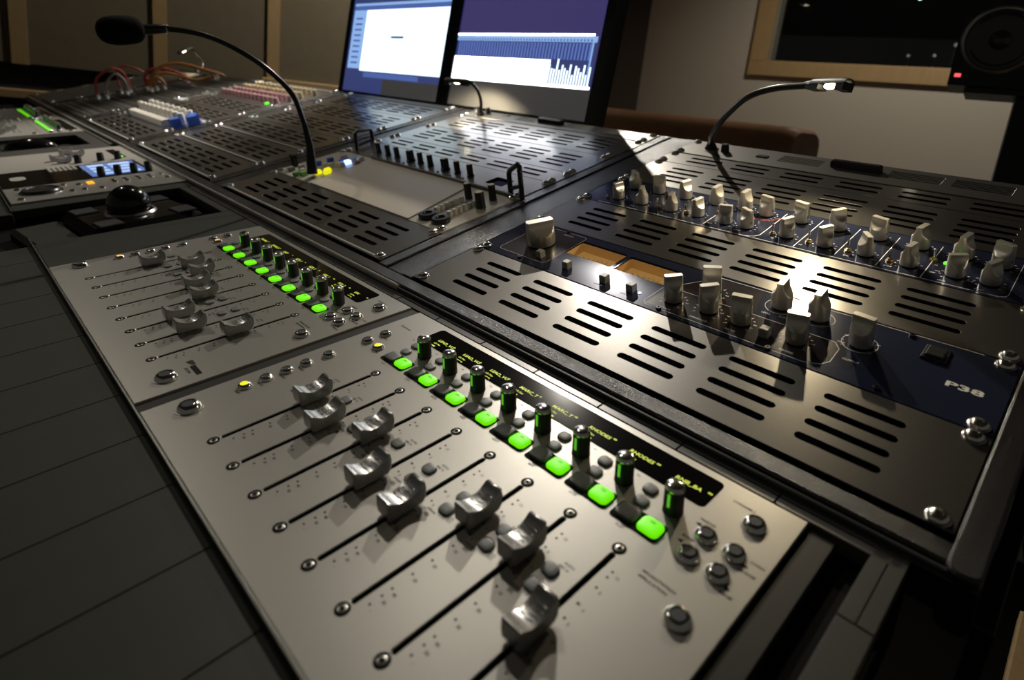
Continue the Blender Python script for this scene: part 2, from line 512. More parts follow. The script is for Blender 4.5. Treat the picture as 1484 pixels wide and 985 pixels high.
# padded arm rest, one pad every 64.6 mm
X = 462.0
plank = MB()
def plank_mesh():
    b = MB()
    pr = [(-147.5, -60), (-147.5, -4.6), (-150, -3.2), (-250, -3.2), (-330, -5), (-372, -14), (-392, -32), (-396, -60)]
    w = 64.45
    vs = []
    for x, s in ((0, 0.6), (0.6, 0), (w - 0.6, 0), (w, 0.6)):
        vs += [(x, y, z - (s if z > -50 else 0)) for y, z in pr]
    n = len(pr)
    fs = []
    for k in range(3):
        for i in range(n - 1):
            fs.append((k * n + i, k * n + i + 1, (k + 1) * n + i + 1, (k + 1) * n + i))
    fs += [tuple(range(n - 1, -1, -1)), tuple(3 * n + i for i in range(n))]
    return b.add(vs, [tuple(reversed(f)) for f in fs]).mesh('armrest_pad', M['vinyl'])
PM = plank_mesh()
for i in range(-42, 8):
    x = 9.7 + 64.6 * i
    if -660 < x < -470: continue
    put('armrest_pad', PM, con, (x, 0, 0))
def plank_short():
    b = MB(); b.prism([(0, -392), (64.1, -392), (64.1, -181), (0, -181)], -60, -3.2, 1.2); return b.mesh('armrest_pad', M['vinyl'])
PS = plank_short()
for i in range(-42, 8):
    x = 9.7 + 64.6 * i
    if -660 < x < -470: put('armrest_pad', PS, con, (x, 0, 0))
for x0, x1 in ((-2690, -645), (-468, -330.5), (-330, 415.4)):
    MB().box(x0, x1, -147.2, -145.6, -14, 0.4, 0.3).build('edge_strip', M['edge'], con)
# trim pieces behind the fader modules
tr = MB()
def trim_mesh():
    b = MB(); b.box(0.3, 64.3, 90.0, 97.0, -10, -0.5, 0.5); b.box(0.3, 64.3, 97.6, 106.0, -10, -0.5, 0.5); return b.mesh('trim_block', M['trim'])
TM = trim_mesh()
for i in range(-42, 7):
    if not -1235 < 9.7 + 64.6 * i < -684: put('trim_block', TM, con, (9.7 + 64.6 * i - 2, 0, 0))
MB().box(446, 454, 43, 106, -10, -0.5, 0.4).box(454.4, 462, 43, 106, -10, -0.5, 0.4).build('trim_block', M['trim'], con)
MB().box(446, 462, -147, 42.4, -10, -0.5, 0.4).build('trim_block', M['trim'], con)
MB().box(415.8, 430.3, -147, 89, -16, -3.5, 0.4).build('filler_strip', M['filler'], con)
MB().box(430.6, 445.8, -147, 89, -24, -12, 0.4).build('filler_strip', M['tray'], con)
MB().box(36.4, 49.6, -145, 89.4, -12, -1.8, 0.3).build('filler_strip', M['filler'], con)
MB().box(-440, -331, -145, 89.4, -14, -1.2, 0.8).build('filler_panel', M['vinyl'], con)
MB().box(-682, -646, -145, 106, -14, -1.2, 0.8).build('filler_panel', M['vinyl'], con)
MB().box(-645, -441, 77, 89.4, -14, -1.2, 0.8).build('filler_panel', M['vinyl'], con)
MB().box(-1262, -1164, -145, 89, -14, -2, 0.8).build('filler_panel', M['filler'], con)
MB().box(-1500, -1455, -145, 89, -14, -2, 0.8).build('filler_panel', M['filler'], con)
MB().box(-1455, -1262, 60, 89, -14, -2, 0.8).build('filler_panel', M['filler'], con)
# tray under everything
MB().box(-2700, 462, -390, 107, -62, -24.2).build('underbody', M['tray'], con)
# rack frame
rackpart(MB().box(-2700, 490, -18.4, -3.6, -30, -0.8, 1.5), 'front_rail', M['hammer'])
rackpart(MB().box(-2700, 490, -24.0, -22.0, -30, -5.5, 0.8), 'front_rail_lip', M['blackmetal'])
rackpart(MB().box(-2700, -9, -22.0, -18.7, -30, 0.3, 1.2), 'front_rail_bead', M['lip'])  # pale bead paints in the highlight along the rail edge
rackpart(MB().box(-8.5, 490, -21.9, -19.4, -30, -2.6, 0.6), 'front_rail_bead', M['trim'])
for bx in (0, -550, -1100, -1650, -2200):
    for a, c_, z in ((-74.5, -57.2, -0.6), (-56.4, -26.6, -2.4), (-25.8, -9.6, -0.6)):
        rackpart(MB().box(bx + a, bx + c_, -3, 560, -30, z, 1.2), 'bay_rail', M['hammer'])
rackpart(MB().prism(rrect(475.0, 490.5, -24, 560, 6), -40, 1.0, 1.6), 'end_rail', M['hammer'])
rackpart(MB().box(-2700, 476, -3, 560, -42, -30), 'rack_tray', M['tray'])
rackpart(MB().box(-2700, 490, 556, 566, -110, -3.5, 1.0), 'rear_rail', M['hammer'])
for x in (-2600, -1350, 330):
    MB().box(x, x + 90, -280, 90, -640, -60, 3).build('pedestal_leg', M['blackmetal'], con)
rackpart(MB().prism([(491, -24), (500, -24), (500, 560), (491, 560)], -260, -26, 0.5), 'side_panel', M['blackmetal'])

# rear ledge with sockets, grilles and pull bars ---------------------------
def ledge(bay, y0, label, lamp=True, bars=(), grilles=(), sock=None):
    t = thing('rear_ledge_panel', label, 'rack panel', RACK, (BAYX[bay], y0, 0), 'rear ledge panels of the console')
    H = 556 - y0
    holes = []
    for gx in grilles:
        for k in range(5):
            yy = H * 0.42 + k * 5.6
            holes.append(rrect(gx, gx + 58, yy - 1.1, yy + 1.1, 1.05, 3))
    MB().plate([(-8.7, 0.8), (473.8, 0.8), (473.8, H), (-8.7, H)], holes, -2.6, 0.6, 0.6).build('plate', M['ledge'], t)
    for x in bars:
        MB().box(x, x + 61, H * 0.5, H * 0.5 + 10, 0.6, 10, 2.0).build('pull_bar', M['blackmetal'], t)
    for x in (0, 465.1):
        put('screw', SCREW, t, (x, H - 8, 0.6)); put('screw', SCREW, t, (x, 8, 0.6))
    if sock:
        MB().lathe([(6, 0.6), (6, 3), (5.4, 12), (4.8, 12.6)], 18, (sock[0], sock[1] - y0, 0)).build('dimmer_knob', M['knob_black'], t)
        MB().box(sock[0] + 50, sock[0] + 66, sock[1] - y0 - 4, sock[1] - y0 + 5, 0.6, 2.2, 0.5).build('socket', M['knob_black'], t)
    return t
ledge(1, 490, 'rear ledge of the right hand bay with two ribbed grilles and a black pull bar', bars=(213,), grilles=(143, 283, 352), sock=(61.2, 522.3))
ledge(2, 512, 'rear ledge of the middle bay below the right monitor with a pull bar', bars=(204,), grilles=(140, 275, 345), sock=(43, 545))
ledge(3, 534, 'rear ledge of the bay below the left monitor')
ledge(4, 534, 'rear ledge behind the pink knob unit')
ledge(5, 534, 'farthest rear ledge behind the patch cables')

# vent panels ---------------------------------------------------------------
U = 44.45
vent(1, 0, 2, 'front slotted panel of the right hand bay, nearest the camera')
vent(1, 4 * U, 2, 'slotted panel between the meter unit and the two row knob unit')
vent(1, 8 * U, 2, 'slotted panel just behind the two row knob unit')
vent(1, 10 * U, 1, 'narrow slotted panel in front of the right rear ledge')
vent(2, 0, 2, 'front slotted panel of the middle bay below the touch screen')
vent(2, 6.5 * U, 1, 'narrow slotted panel right behind the row of black knobs')
vent(2, 7.5 * U, 2, 'slotted panel of the middle bay, second from the rear ledge')
vent(2, 9.5 * U, 2, 'slotted panel of the middle bay touching its rear ledge')
for k, nm in enumerate(['front slotted panel of the bay left of the gooseneck microphone', 'second slotted panel from the front in the bay left of the microphone',
                        'third slotted panel from the front in the bay left of the microphone', 'fourth slotted panel from the front in the bay left of the microphone',
                        'fifth slotted panel, in front of the left monitor', 'rearmost slotted panel at the foot of the left monitor']):
    vent(3, 2 * U * k, 2, nm)
for k, nm in ((0, 'front slotted panel just below the white and blue knob unit'), (2, 'slotted panel directly behind the white and blue knob unit'),
              (3, 'slotted panel in front of the pink knob unit')):
    vent(4, 2 * U * k, 2, nm)

# ================================================================== rotary knobs
def wing_knob_mesh(r, H, name):
    """aluminium knob whose upper half is scooped from both sides to a blade"""
    b = MB()
    N = 36
    prof = []
    prof += [(0.0, r * 0.97, 9e9), (0.8, r, 9e9), (H * 0.46, r, 9e9)]
    w1 = r * 0.34
    for k in range(9):
        t = k / 8
        z = H * 0.47 + (H * 0.44) * t
        w = w1 + (r - w1) * (1 - t) ** 2.3
        prof.append((z, r * (1 - 0.02 * t), w))
    prof += [(H - 0.4, r * 0.97, w1), (H, r * 0.95, w1 - 0.25)]
    vs, fs = [], []
    for z, rr, w in prof:
        for i in range(N):
            t = 2 * math.pi * (i + 0.5) / N
            vs.append((rr * math.cos(t), max(-w, min(w, rr * math.sin(t))), z))
    n = len(prof)
    for k in range(n - 1):
        for i in range(N):
            j = (i + 1) % N
            fs.append((k * N + i, k * N + j, (k + 1) * N + j, (k + 1) * N + i))
    fs.append(tuple(range(N - 1, -1, -1)))
    fs.append(tuple((n - 1) * N + i for i in range(N)))
    b.add(vs, fs)
    return b.mesh(name, M['alu'])
def setscrew_mesh(r, H):
    b = MB()
    m = Matrix.Translation((r - 1.0, 0, H * 0.3)) @ Matrix.Rotation(RAD(90), 4, 'Y')
    b.lathe([(1.25, 0), (1.25, 1.08), (0.8, 1.08), (0.7, 0.6)], 10, m=m)
    return b.mesh('set_screw', M['tray'])
def collar_mesh(r):
    return MB().lathe([(r * 0.86, 0), (r * 0.86, 1.6)], 24).mesh('collar', M['tray'])
def wing(parent, x, y, ang, r, H, key):
    k = put('knob', shared(('wing', key), lambda: wing_knob_mesh(r, H, 'knob')), parent, (x, y, 1.2), ang)
    put('set_screw', shared(('ss', key), lambda: setscrew_mesh(r, H)), k, (0, 0, 0), 0)
    put('collar', shared(('col', key), lambda: collar_mesh(r)), k, (0, 0, -1.2))
    return k

def square_button(parent, x, y, s=7.4, h=7.5, material='knob_grey', name='push_button'):
    def f():
        return MB().box(-s / 2, s / 2, -s / 2, s / 2, 0, h, 0.6).mesh(name, M[material])
    return put(name, shared(('sq', s, h, material, name), f), parent, (x, y, 0))

def toggle(parent, x, y, tilt=8):
    t = put('toggle_switch', shared('tog_nut', lambda: MB().lathe([(3.6, 0), (3.6, 1.5), (2.5, 1.7), (2.4, 3.2), (1.5, 3.4)], 6).mesh('toggle_switch', M['brass'])), parent, (x, y, 0))
    k = put('lever', shared('tog_lev', lambda: MB().lathe([(0.9, 0), (0.9, 3), (1.25, 8.5), (1.0, 9.8), (0.4, 10.2)], 10).mesh('lever', M['chrome'])), t, (0, 0, 3))
    k.rotation_euler = (RAD(tilt), 0, 0)
    return t

# ------------------------------------------------------------------ meter unit "P38"
cu = thing('compressor_unit', 'navy unit with two amber meters, tall silver knobs and P38 lettering', 'audio unit', RACK, (0, 2 * U, 0))
Y = 88.9
def pp(x, y): return x, y - Y
holes = [rrect(85, 146.5, 133.2 - Y, 164 - Y, 1.5, 2), rrect(152, 212, 132.5 - Y, 163 - Y, 1.5, 2)]
MB().plate([(-8.7, 0.4), (473.8, 0.4), (473.8, 87.9), (-8.7, 87.9)], holes, -2.2, 0, 0.4).build('faceplate', M['navy'], cu)
for x0, x1, y0, y1 in ((85, 146.5, 133.2, 164), (152, 212, 132.5, 163)):
    y0 -= Y; y1 -= Y
    mt = MB()
    d = -13
    mt.add([(x0, y0, -2), (x1, y0, -2), (x1, y1, -2), (x0, y1, -2), (x0, y0, d), (x1, y0, d), (x1, y1, d), (x0, y1, d)],
           [(0, 1, 5, 4), (1, 2, 6, 5), (2, 3, 7, 6), (3, 0, 4, 7)])
    mo = mt.build('meter', M['meter_in'], cu, smooth=False)
    MB().box(x0, x1, y0, y1, d - 1, d + 0.1).build('dial', M['meter'], mo)
    mx, my = (x0 + x1) / 2, y0 + 4
    sc = MB()
    prev = None
    for k in range(19):
        a = RAD(145 - 110 * k / 18)
        p = (mx + 22 * math.cos(a) * 1.15, my + 19 * math.sin(a) - 2)
        if prev: sc.dash(*prev, *p, 0.5, d + 0.25)
        q = (p[0] + 2.4 * math.cos(a), p[1] + 2.4 * math.sin(a))
        if k % 2 == 0: sc.dash(*p, *q, 0.5, d + 0.3)
        prev = p
    for k, s in enumerate(('20', '10', '7', '5', '3', '0', '3')):
        a = RAD(142 - 104 * k / 6)
        sc.text(s, 2.6, mx + 27.5 * math.cos(a), my + 21.5 * math.sin(a) - 2, d + 0.3, align='C')
    sc.text('VU', 4, mx, my + 5, d + 0.3, align='C')
    sc.build('scale', M['black_ink'], mo, smooth=False)
    MB().dash(mx, my - 3, mx - 21, my + 15, 0.6, d + 1.2).build('needle', M['black_ink'], mo, smooth=False)
# printed fields and outlines
dk = MB()
dk.add([(x, y - Y, 0.08) for x, y in rrect(15, 85.5, 100, 172.5, 5, 4)] , [tuple(range(20))])
dk.build('printed_field', M['maroon'], cu, smooth=False)
dk = MB()
dk.add([(x, y - Y, 0.08) for x, y in [(215.5, 96.5), (358, 96.5), (370.5, 103), (371, 124), (366, 132), (262, 132.5), (246, 130)][:6] + [(300, 133), (290, 172), (247, 172.5), (217, 133)]], [tuple(range(10))])
dk.build('printed_field', M['maroon'], cu, smooth=False)
ln = MB()
def poly(pts, w=0.55, close=True, z=0.14, oy=Y):
    P = list(pts)
    if close: P.append(P[0])
    for a, b_ in zip(P, P[1:]): ln.dash(a[0], a[1] - oy, b_[0], b_[1] - oy, w, z)
poly(rrect(15, 85.5, 100, 172.5, 5, 4), 0.4)
poly([(217, 95), (357, 94.5), (368, 99), (372, 106), (371.5, 125), (366, 132.3), (300, 133), (214, 132.5), (212.5, 99)])
poly([(219, 134.5), (247, 173.8), (452, 176.5)], close=False)
def ring(x, y, r, w=0.4, oy=Y, n=24):
    P = [(x + r * math.cos(2 * math.pi * k / n), y + r * math.sin(2 * math.pi * k / n)) for k in range(n)]
    poly(P, w, oy=oy)
for x, y in ((312, 157.5), (343.3, 157), (380.5, 141)): ring(x, y, 12.5)
def marks(x, y, r, n=9, oy=Y, a0=220, a1=-40, num=False, size=2.0):
    for k in range(n):
        a = RAD(a0 + (a1 - a0) * k / (n - 1))
        cx, cy = x + r * math.cos(a), y + r * math.sin(a)
        ln.dash(cx - 0.9, cy - oy, cx + 0.9, cy - oy, 0.8, 0.14)
        if num and k % 2 == 0:
            ln.text(str(k), size, cx + 1.6 * math.cos(a), cy + 1.6 * math.sin(a) - oy - 0.8, 0.14, align='C')
for x, y in ((234.5, 114), (256, 145), (266.5, 117), (296.6, 116), (342.5, 117)): marks(x, y, 11.5, 11, num=True)
marks(380.5, 141, 12.0, 9, num=True)
ln.build('panel_outline', M['white_ink'], cu, smooth=False)
ln = MB()
for s, x, y in (('OUTPUT', 377, 114.5), ('RELEASE', 336.8, 98.8), ('THRESHOLD', 258, 99.5), ('ATTACK', 229, 97.5), ('RATIO', 291, 100), ('BYPASS', 155, 97), ('LINK', 187, 97.2),
                ('OFF', 366.5, 134), ('LEVEL', 303, 140), ('BLEND', 317, 141.5), ('MONITOR', 55, 165)):
    ln.text(s, 3.0, x, y - Y, 0.14, bold=0.01)
ln.text('P38', 8.6, 439, 125.2 - Y, 0.14, bold=0.03, sx=1.72)
ln.build('lettering', M['white_ink'], cu, smooth=False)
P38K = [(233.5, 114.5, 45), (267, 117.3, 47), (253, 147, 29), (297, 116.5, 13), (312.5, 157.5, 96), (343.2, 157.4, 92), (342.6, 116.8, 14), (381.5, 140, -6)]
for x, y, a in P38K: wing(cu, x, y - Y, a, 8.4, 24.5, 'p38')
wing(cu, 49, 134.5 - Y, 61, 16.0, 27, 'big')
for x, y in ((71.5, 110), (112, 107.5), (161.5, 106.5), (193, 107), (320.5, 110)): square_button(cu, x, y - Y)
MB().ball((202, 107.5 - Y, 0), 1.7, 1.7, 1.3, 10, 6).build('indicator_light', M['blue_led'], cu)
MB().box(418.5, 434.5, 148 - Y, 167 - Y, 0, 1.8, 0.7).box(420.5, 432.5, 150 - Y, 158 - Y, 1.8, 3.8, 1.0).box(420.5, 432.5, 158.4 - Y, 165 - Y, 1.8, 2.6, 0.6).build('rocker_switch', M['knob_black'], cu)
for x, y in ((53.5, 96), (55.4, 173.5), (231, 95), (407.3, 173), (407, 94.8), (330, 95)):
    put('panel_screw', shared('allen', lambda: MB().lathe([(2.4, 0), (2.4, 1.4), (2.0, 1.8), (1.2, 1.8), (1.0, 1.0)], 12).mesh('panel_screw', M['blackmetal'])), cu, (x, y - Y, 0))
screws(cu, 2 * U)

# ------------------------------------------------------------------ two row knob unit
eq = thing('equalizer_unit', 'navy unit with two rows of silver knobs, toggle switches and white dividing lines', 'audio unit', RACK, (0, 6 * U, 0))
Y = 6 * U
MB().plate([(-8.7, 0.4), (473.8, 0.4), (473.8, 87.9), (-8.7, 87.9)], [], -2.2, 0, 0.4).build('faceplate', M['navy'], eq)
EQF = [(39, 290, 73), (75.5, 290, 115), (118, 290, 105), (152.5, 292, 80), (188.5, 290, 14), (213, 291, -25), (257.5, 291, 65), (296.5, 290, 60), (334, 291.5, 130), (371.5, 290, 80), (407.5, 290, 34), (433, 291, 67)]
EQB = [(36, 331, -33), (72.5, 332.5, 25), (111, 333, 75), (152.5, 335, 85), (188.3, 336.5, 88), (216, 333, -18), (254, 334.5, -17), (292, 334.5, 58), (332, 333.5, -15), (369, 333, 78), (404.5, 331.5, 80), (434, 330, -27)]
for x, y, a in EQF: wing(eq, x, y - Y, a, 7.5, 20.5, 'eqf')
for x, y, a in EQB: wing(eq, x, y - Y, a, 8.2, 22.0, 'eqb')
for x, y, tl in ((26, 285, 5), (99.4, 288, -8), (137.6, 291, 10), (169.1, 311, 6), (243.5, 289, -6), (281, 290, 6), (318.8, 290, 7), (356, 289.5, -5), (386.5, 311.5, 8)):
    toggle(eq, x, y - Y, tl)
ln = MB()
for x, y0, y1 in ((233.7, 280, 347), (272.6, 272, 349), (311.3, 276, 347), (348.6, 274, 346), (385.9, 272, 346), (169.3, 270, 303)):
    poly([(x, y0), (x, y1)], 0.8, False, oy=Y)
poly([(448.4, 346), (448.4, 277), (447, 273), (442, 270.8), (22, 269.5)], 0.6, False, oy=Y)
poly([(233.7, 280), (230, 274), (222, 271)], 0.7, False, oy=Y)
for x, y, a in EQF: marks(x, y, 10.8, 9, oy=Y)
for x, y, a in EQB: marks(x, y, 11.6, 11, oy=Y)
ln.build('panel_outline', M['white_ink'], eq, smooth=False)
ln = MB()
for s, x, y in (('OFF', 389, 286), ('ON', 392, 291), ('IN', 389, 302), ('OUT', 417, 285.5), ('LEVEL', 398, 274.5), ('BAND', 425, 274.5), ('BELL', 318, 279), ('SHELF', 354, 278), ('LO', 275, 279), ('HI', 246, 279), ('CUT', 172, 279), ('BOOST', 204, 278), ('GAIN', 66, 277), ('FREQ', 108, 278)):
    ln.text(s, 2.6, x, y - Y, 0.14, bold=0.01)
ln.build('lettering', M['white_ink'], eq, smooth=False)
ln = MB()
marks(216, 333, 14.6, 13, oy=Y, a0=-10, a1=-120); marks(216, 333, 17, 13, oy=Y, a0=-10, a1=-120)
ln.build('red_marks', M['red_ink'], eq, smooth=False)
MB().ball((396.6, 310 - Y, 0.5), 2.3, 2.3, 2.0, 12, 8).build('indicator_light', M['green_led'], eq)
screws(eq, 2 * U)

# ================================================================== FADER MODULES
P = 33.72
def cap_mesh():
    # side profile (y, z): scooped top with raised ends, boat shaped underside
    top = []
    for k in range(13):
        t = -1 + 2 * k / 12
        y = -10.6 + 21.4 * k / 12
        top.append((y, 9.6 + 4.1 * abs(t) ** 2.0 + 0.5 * t))
    prof = [(-11.2, 1.7), (10.2, 1.7), (12.2, 4.2), (12.9, 9.5), (12.1, 14.3)] + list(reversed(top)) + [(-11.5, 13.5), (-12.3, 13.0), (-12.6, 8.0), (-12.2, 2.9)]
    n = len(prof)
    vs, fs = [], []
    for x, d in ((-5.9, 0.5), (-5.3, 0), (5.3, 0), (5.9, 0.5)):
        cy, cz = 0, 7.5
        for y, z in prof:
            k = 1 - d / 9
            vs.append((x, cy + (y - cy) * k, cz + (z - cz) * k))
    for l in range(3):
        for i in range(n):
            j = (i + 1) % n
            fs.append((l * n + i, l * n + j, (l + 1) * n + j, (l + 1) * n + i))
    fs.append(tuple(range(n - 1, -1, -1))); fs.append(tuple(3 * n + i for i in range(n)))
    b = MB().add(vs, [tuple(reversed(f)) for f in fs])
    b.box(-1.0, 1.0, -3.5, 3.5, -4, 1.7)
    return b.mesh('fader_cap', M['cap'])
CAP = cap_mesh()
def ridge_mesh():
    b = MB()
    for y in (-2.6, 0.4, 3.4, 6.0):
        t = y / 10.7
        z = 9.6 + 4.1 * abs(t) ** 2.0 + 0.5 * t
        N = 6
        for k in range(N):
            xa, xb = -4.2 + 8.4 * k / N, -4.2 + 8.4 * (k + 1) / N
            ya, yb = y + 0.45 * math.sin(k * 1.6), y + 0.45 * math.sin((k + 1) * 1.6)
            b.add([(xa, ya - 0.45, z - 0.2), (xb, yb - 0.45, z - 0.2), (xb, yb + 0.45, z - 0.2), (xa, ya + 0.45, z - 0.2), (xa, ya, z + 0.55), (xb, yb, z + 0.55)],
                  [(0, 1, 5, 4), (2, 3, 4, 5), (0, 4, 3), (1, 2, 5)])
    return b.mesh('grip_ridges', M['cap'])
RIDGE = ridge_mesh()
def pillow(sx, sy, h, r, name, m):
    b = MB()
    o = rrect(-sx / 2, sx / 2, -sy / 2, sy / 2, r, 4)
    n = len(o)
    vs, fs = [], []
    rings_ = [(1.0, -0.4), (1.0, h * 0.45), (0.93, h * 0.78), (0.72, h * 0.95), (0.4, h)]
    for k, z in rings_: vs += [(x * k, y * k, z) for x, y in o]
    for l in range(len(rings_) - 1):
        for i in range(n):
            j = (i + 1) % n
            fs.append((l * n + i, l * n + j, (l + 1) * n + j, (l + 1) * n + i))
    fs.append(tuple((len(rings_) - 1) * n + i for i in range(n)))
    return b.add(vs, fs).mesh(name, M[m])
KEY_ON = pillow(13.2, 11.4, 2.6, 3.2, 'channel_key', 'green_key')
KEY_SEL = pillow(13.2, 11.4, 2.2, 3.2, 'channel_key', 'rubber_d')
KEY_S = pillow(8.8, 8.2, 1.9, 2.9, 'small_key', 'rubber')
def round_button_mesh(lit=None):
    b = MB().lathe([(6.0, -0.2), (6.2, 0.5), (5.6, 2.2), (4.6, 3.3), (3.6, 3.6), (3.5, 2.6)], 24)
    return b.mesh('round_button', M['chrome'])
RB = round_button_mesh()
RB_TOP = {k: MB().lathe([(3.45, 2.6), (3.4, 3.5), (2.2, 3.75), (0.4, 3.8)], 20).mesh('button_top', M[k]) for k in ('yellow_key', 'orange_key')}
RB_TOP['rubber_d'] = MB().lathe([(3.5, 2.6), (3.4, 3.2), (0.4, 3.2)], 20).mesh('button_top', M['button_grey'])
RB_BASE = MB().lathe([(6.9, 0), (6.9, 0.35), (6.1, 0.4)], 24).mesh('button_ring', M['silver'])
TSC = MB().lathe([(2.5, -0.2), (2.5, 0.2), (2.1, 0.4), (1.3, 0.45), (1.1, 0.0), (0.3, 0.0)], 16).mesh('track_screw', M['screwhead'])
TSR = MB().lathe([(3.9, 0), (3.9, 0.12), (2.4, 0.16)], 20).mesh('screw_seat', M['tray'])
ENC = MB().lathe([(5.9, 0), (5.9, 0.6), (5.7, 1.2), (5.6, 14.5), (5.35, 15.0)], 24).mesh('encoder', M['hood'])
ENC_CAP = MB().lathe([(5.4, 14.9), (5.6, 15.4), (5.4, 16.6), (4.7, 17.7), (3.4, 18.3), (1.0, 18.5)], 24).mesh('encoder_cap', M['chrome'])
ENC_LED = MB().box(-0.75, 0.75, -6.0, -5.35, 5.6, 14.0, 0.0).mesh('encoder_light', M['led_bar'])
BACKS = MB().prism(rrect(-15.2, 15.2, -7.4, 7.4, 2.2, 3), 0, 0.25).mesh('key_backing', M['tray'])

def scale_mesh(detail):
    ln = MB()
    x = 124.4
    for y, s in [(-14.1, '12'), (-18.3, ''), (-26.6, '5'), (-49.4, '5'), (-60.4, '10'), (-73.5, '20'), (-85.2, '30'), (-96.8, '40'), (-102.4, '50'), (-108.9, '-')]:
        ln.prism([(x + 0.75 * math.cos(k), y + 0.75 * math.sin(k)) for k in (0, 1.05, 2.1, 3.14, 4.19, 5.24)], 0.02, 0.06)
        if s and detail: ln.text(s, 2.5, x + 2.6, y - 2.2, 0.06, bold=0.01)
    ln.add([(x - 1.2, -40.4, 0.06), (x + 1.2, -39.4, 0.06), (x - 1.2, -38.4, 0.06)], [(0, 1, 2)])
    if detail:
        ln.text('0', 2.5, x + 3, -41.5, 0.06)
        ln.text('AUTO', 2.3, 104, -27.4, 0.06, bold=0.01); ln.text('REC A', 2.3, 102.8, -30.4, 0.06, bold=0.01)
        ln.text('ASSIGN', 2.1, 93.0, -54.6, 0.06, bold=0.01); ln.text('SEL', 2.8, 95, -58.2, 0.06, bold=0.02)
        ln.text('SEL', 2.2, 91.2, 51.8, 0.06)
        for k in range(4): ln.dash(107.5, -49 - k * 1.1, 111, -49 - k * 1.1, 0.35)
    return ln.mesh('fader_scale', M['black_ink'], False)
def fader_module(ox, label, names, faders, lit, detail=True):
    t = thing('fader_controller', label, 'fader controller', FADER, (ox, 0, 0), 'silver eight fader modules set in the console')
    hs = []
    for i in range(8):
        x = 117.8 + P * i
        hs.append(rrect(x - 1.35, x + 1.35, -114.3, -4.4, 1.3, 3))
    MB().plate([(50.2, -145.2), (415.3, -145.2), (415.3, 88.8), (50.2, 88.8)], hs, -3, 0, 0.5).build('faceplate', M['silver'], t)
    MB().box(52, 413, -143, 87, -14, -9).build('slot_floor', M['tray'], t)
    MB().prism(rrect(95.2, 369.6, 56.4, 82.6, 3.5, 4), 0, 0.35, 0.12).build('display_glass', M['glass_black'], t)
    for i in range(8):
        x = 117.8 + P * i
        fy = faders[i]
        c = put('fader_cap', CAP, t, (x, fy, 0))
        put('grip_ridges', RIDGE, c)
        for y in (-119.1, 0.0):
            s_ = put('track_screw', TSC, t, (x, y, 0)); put('screw_seat', TSR, s_)
        put('key_backing', BACKS, t, (113.6 + P * i, 22.4, 0))
        put('channel_key', KEY_SEL, t, (106.2 + P * i, 23.2, 0.2))
        put('channel_key', KEY_ON, t, (121.3 + P * i, 22.8, 0.2))
        put('small_key', KEY_S, t, (106.3 + P * i, 35.8, 0))
        put('small_key', KEY_S, t, (104.6 + P * i, 47.4, 0))
        put('small_key', KEY_S, t, (102.2 + P * i, -35.2, 0))
        put('small_key', KEY_S, t, (102.2 + P * i, -47.7, 0))
        e = put('encoder', ENC, t, (122.4 + P * i, 43.0, 0))
        put('encoder_cap', ENC_CAP, e); put('encoder_light', ENC_LED, e)
    def rb(x, y, top='rubber_d', s=1.0):
        o = put('round_button', RB, t, (x, y, 0)); o.scale = (s, s, s)
        put('button_top', RB_TOP[top], o)
        put('button_ring', RB_BASE, o)
    rb(68.8, -118.8, s=1.3); rb(393.2, -118.8, s=1.3)
    for k, y in enumerate((-80.3, -64.3, -48.1, -32.2, -12.9)): rb(67, y, lit.get(k, 'rubber_d'), 0.84)
    rb(67.3, 22.7, s=0.84); rb(83.6, 22.9, lit.get('b', 'rubber_d'), 0.84); rb(67.4, 40.2, s=0.84)
    for x, y in ((381, 39.5), (381, 21.8), (397.2, 39.4), (397.2, 22)): rb(x, y, s=0.98)
    rb(396.7, -13.2, s=1.06); rb(395.6, 65, s=1.06)
    # print on the faceplate
    ln = MB()
    for i in range(8): put('fader_scale', shared('scale%d' % detail, lambda: scale_mesh(detail)), t, (P * i, 0, 0))
    for i in range(8):
        if detail: ln.text(('CUT', 'COPY', 'PASTE', 'PREV', 'NEXT', 'REW', 'STOP', 'PLAY')[i], 2.2, 106 + P * i, 11.6, 0.06, bold=0.015)
    for s, x, y in names: ln.text(s, 2.6, x, y, 0.06, bold=0.02)
    for x, y, d in ((373.5, 44.5, -1), (372.5, 27.5, -1), (404.8, 36, 1), (404.8, 17.5, 1)):
        ln.add([(x + 1.6 * d, y, 0.06), (x - 1.6 * d, y + 1.5, 0.06), (x - 1.6 * d, y - 1.5, 0.06)], [(0, 1, 2) if d < 0 else (0, 2, 1)])
    # maker's mark: black striped block on the left, script on the back edge
    for k in range(6): ln.box(377.5 + 1.5 * k, 378.6 + 1.5 * k, -101 + 0.5 * k, -95.5, 0.01, 0.06)
    ln.box(387, 404.5, -100.6, -96.4, 0.01, 0.06)
    ln.text('EUCON', 3.0, 387.5, -104.6, 0.06, bold=0.03)
    ln.text('Euphonix', 3.9, 61.5, 59.5, 0.06, shear=0.3)
    ln.build('printed_legends', M['black_ink'], t, smooth=False)
    return t
EN = [('BANK', 371.5, 31.0), ('NUDGE', 372.5, 48), ('NUDGE', 402.5, 31.8), ('BANK', 402.5, 13), ('WORKSTATION', 370, -3.2), ('APPLICATION', 370, -6.8), ('CHANNELS', 378.5, 73.5), ('CHAN', 405, 40),
      ('SHIFT', 68, -88), ('AUTO', 68, -71.5), ('GROUP', 68, -55), ('MIXER', 68, -40), ('AUX', 68, -20.5), ('INS', 60, 27.6), ('EQ', 88, 17), ('PAN', 72, 35)]
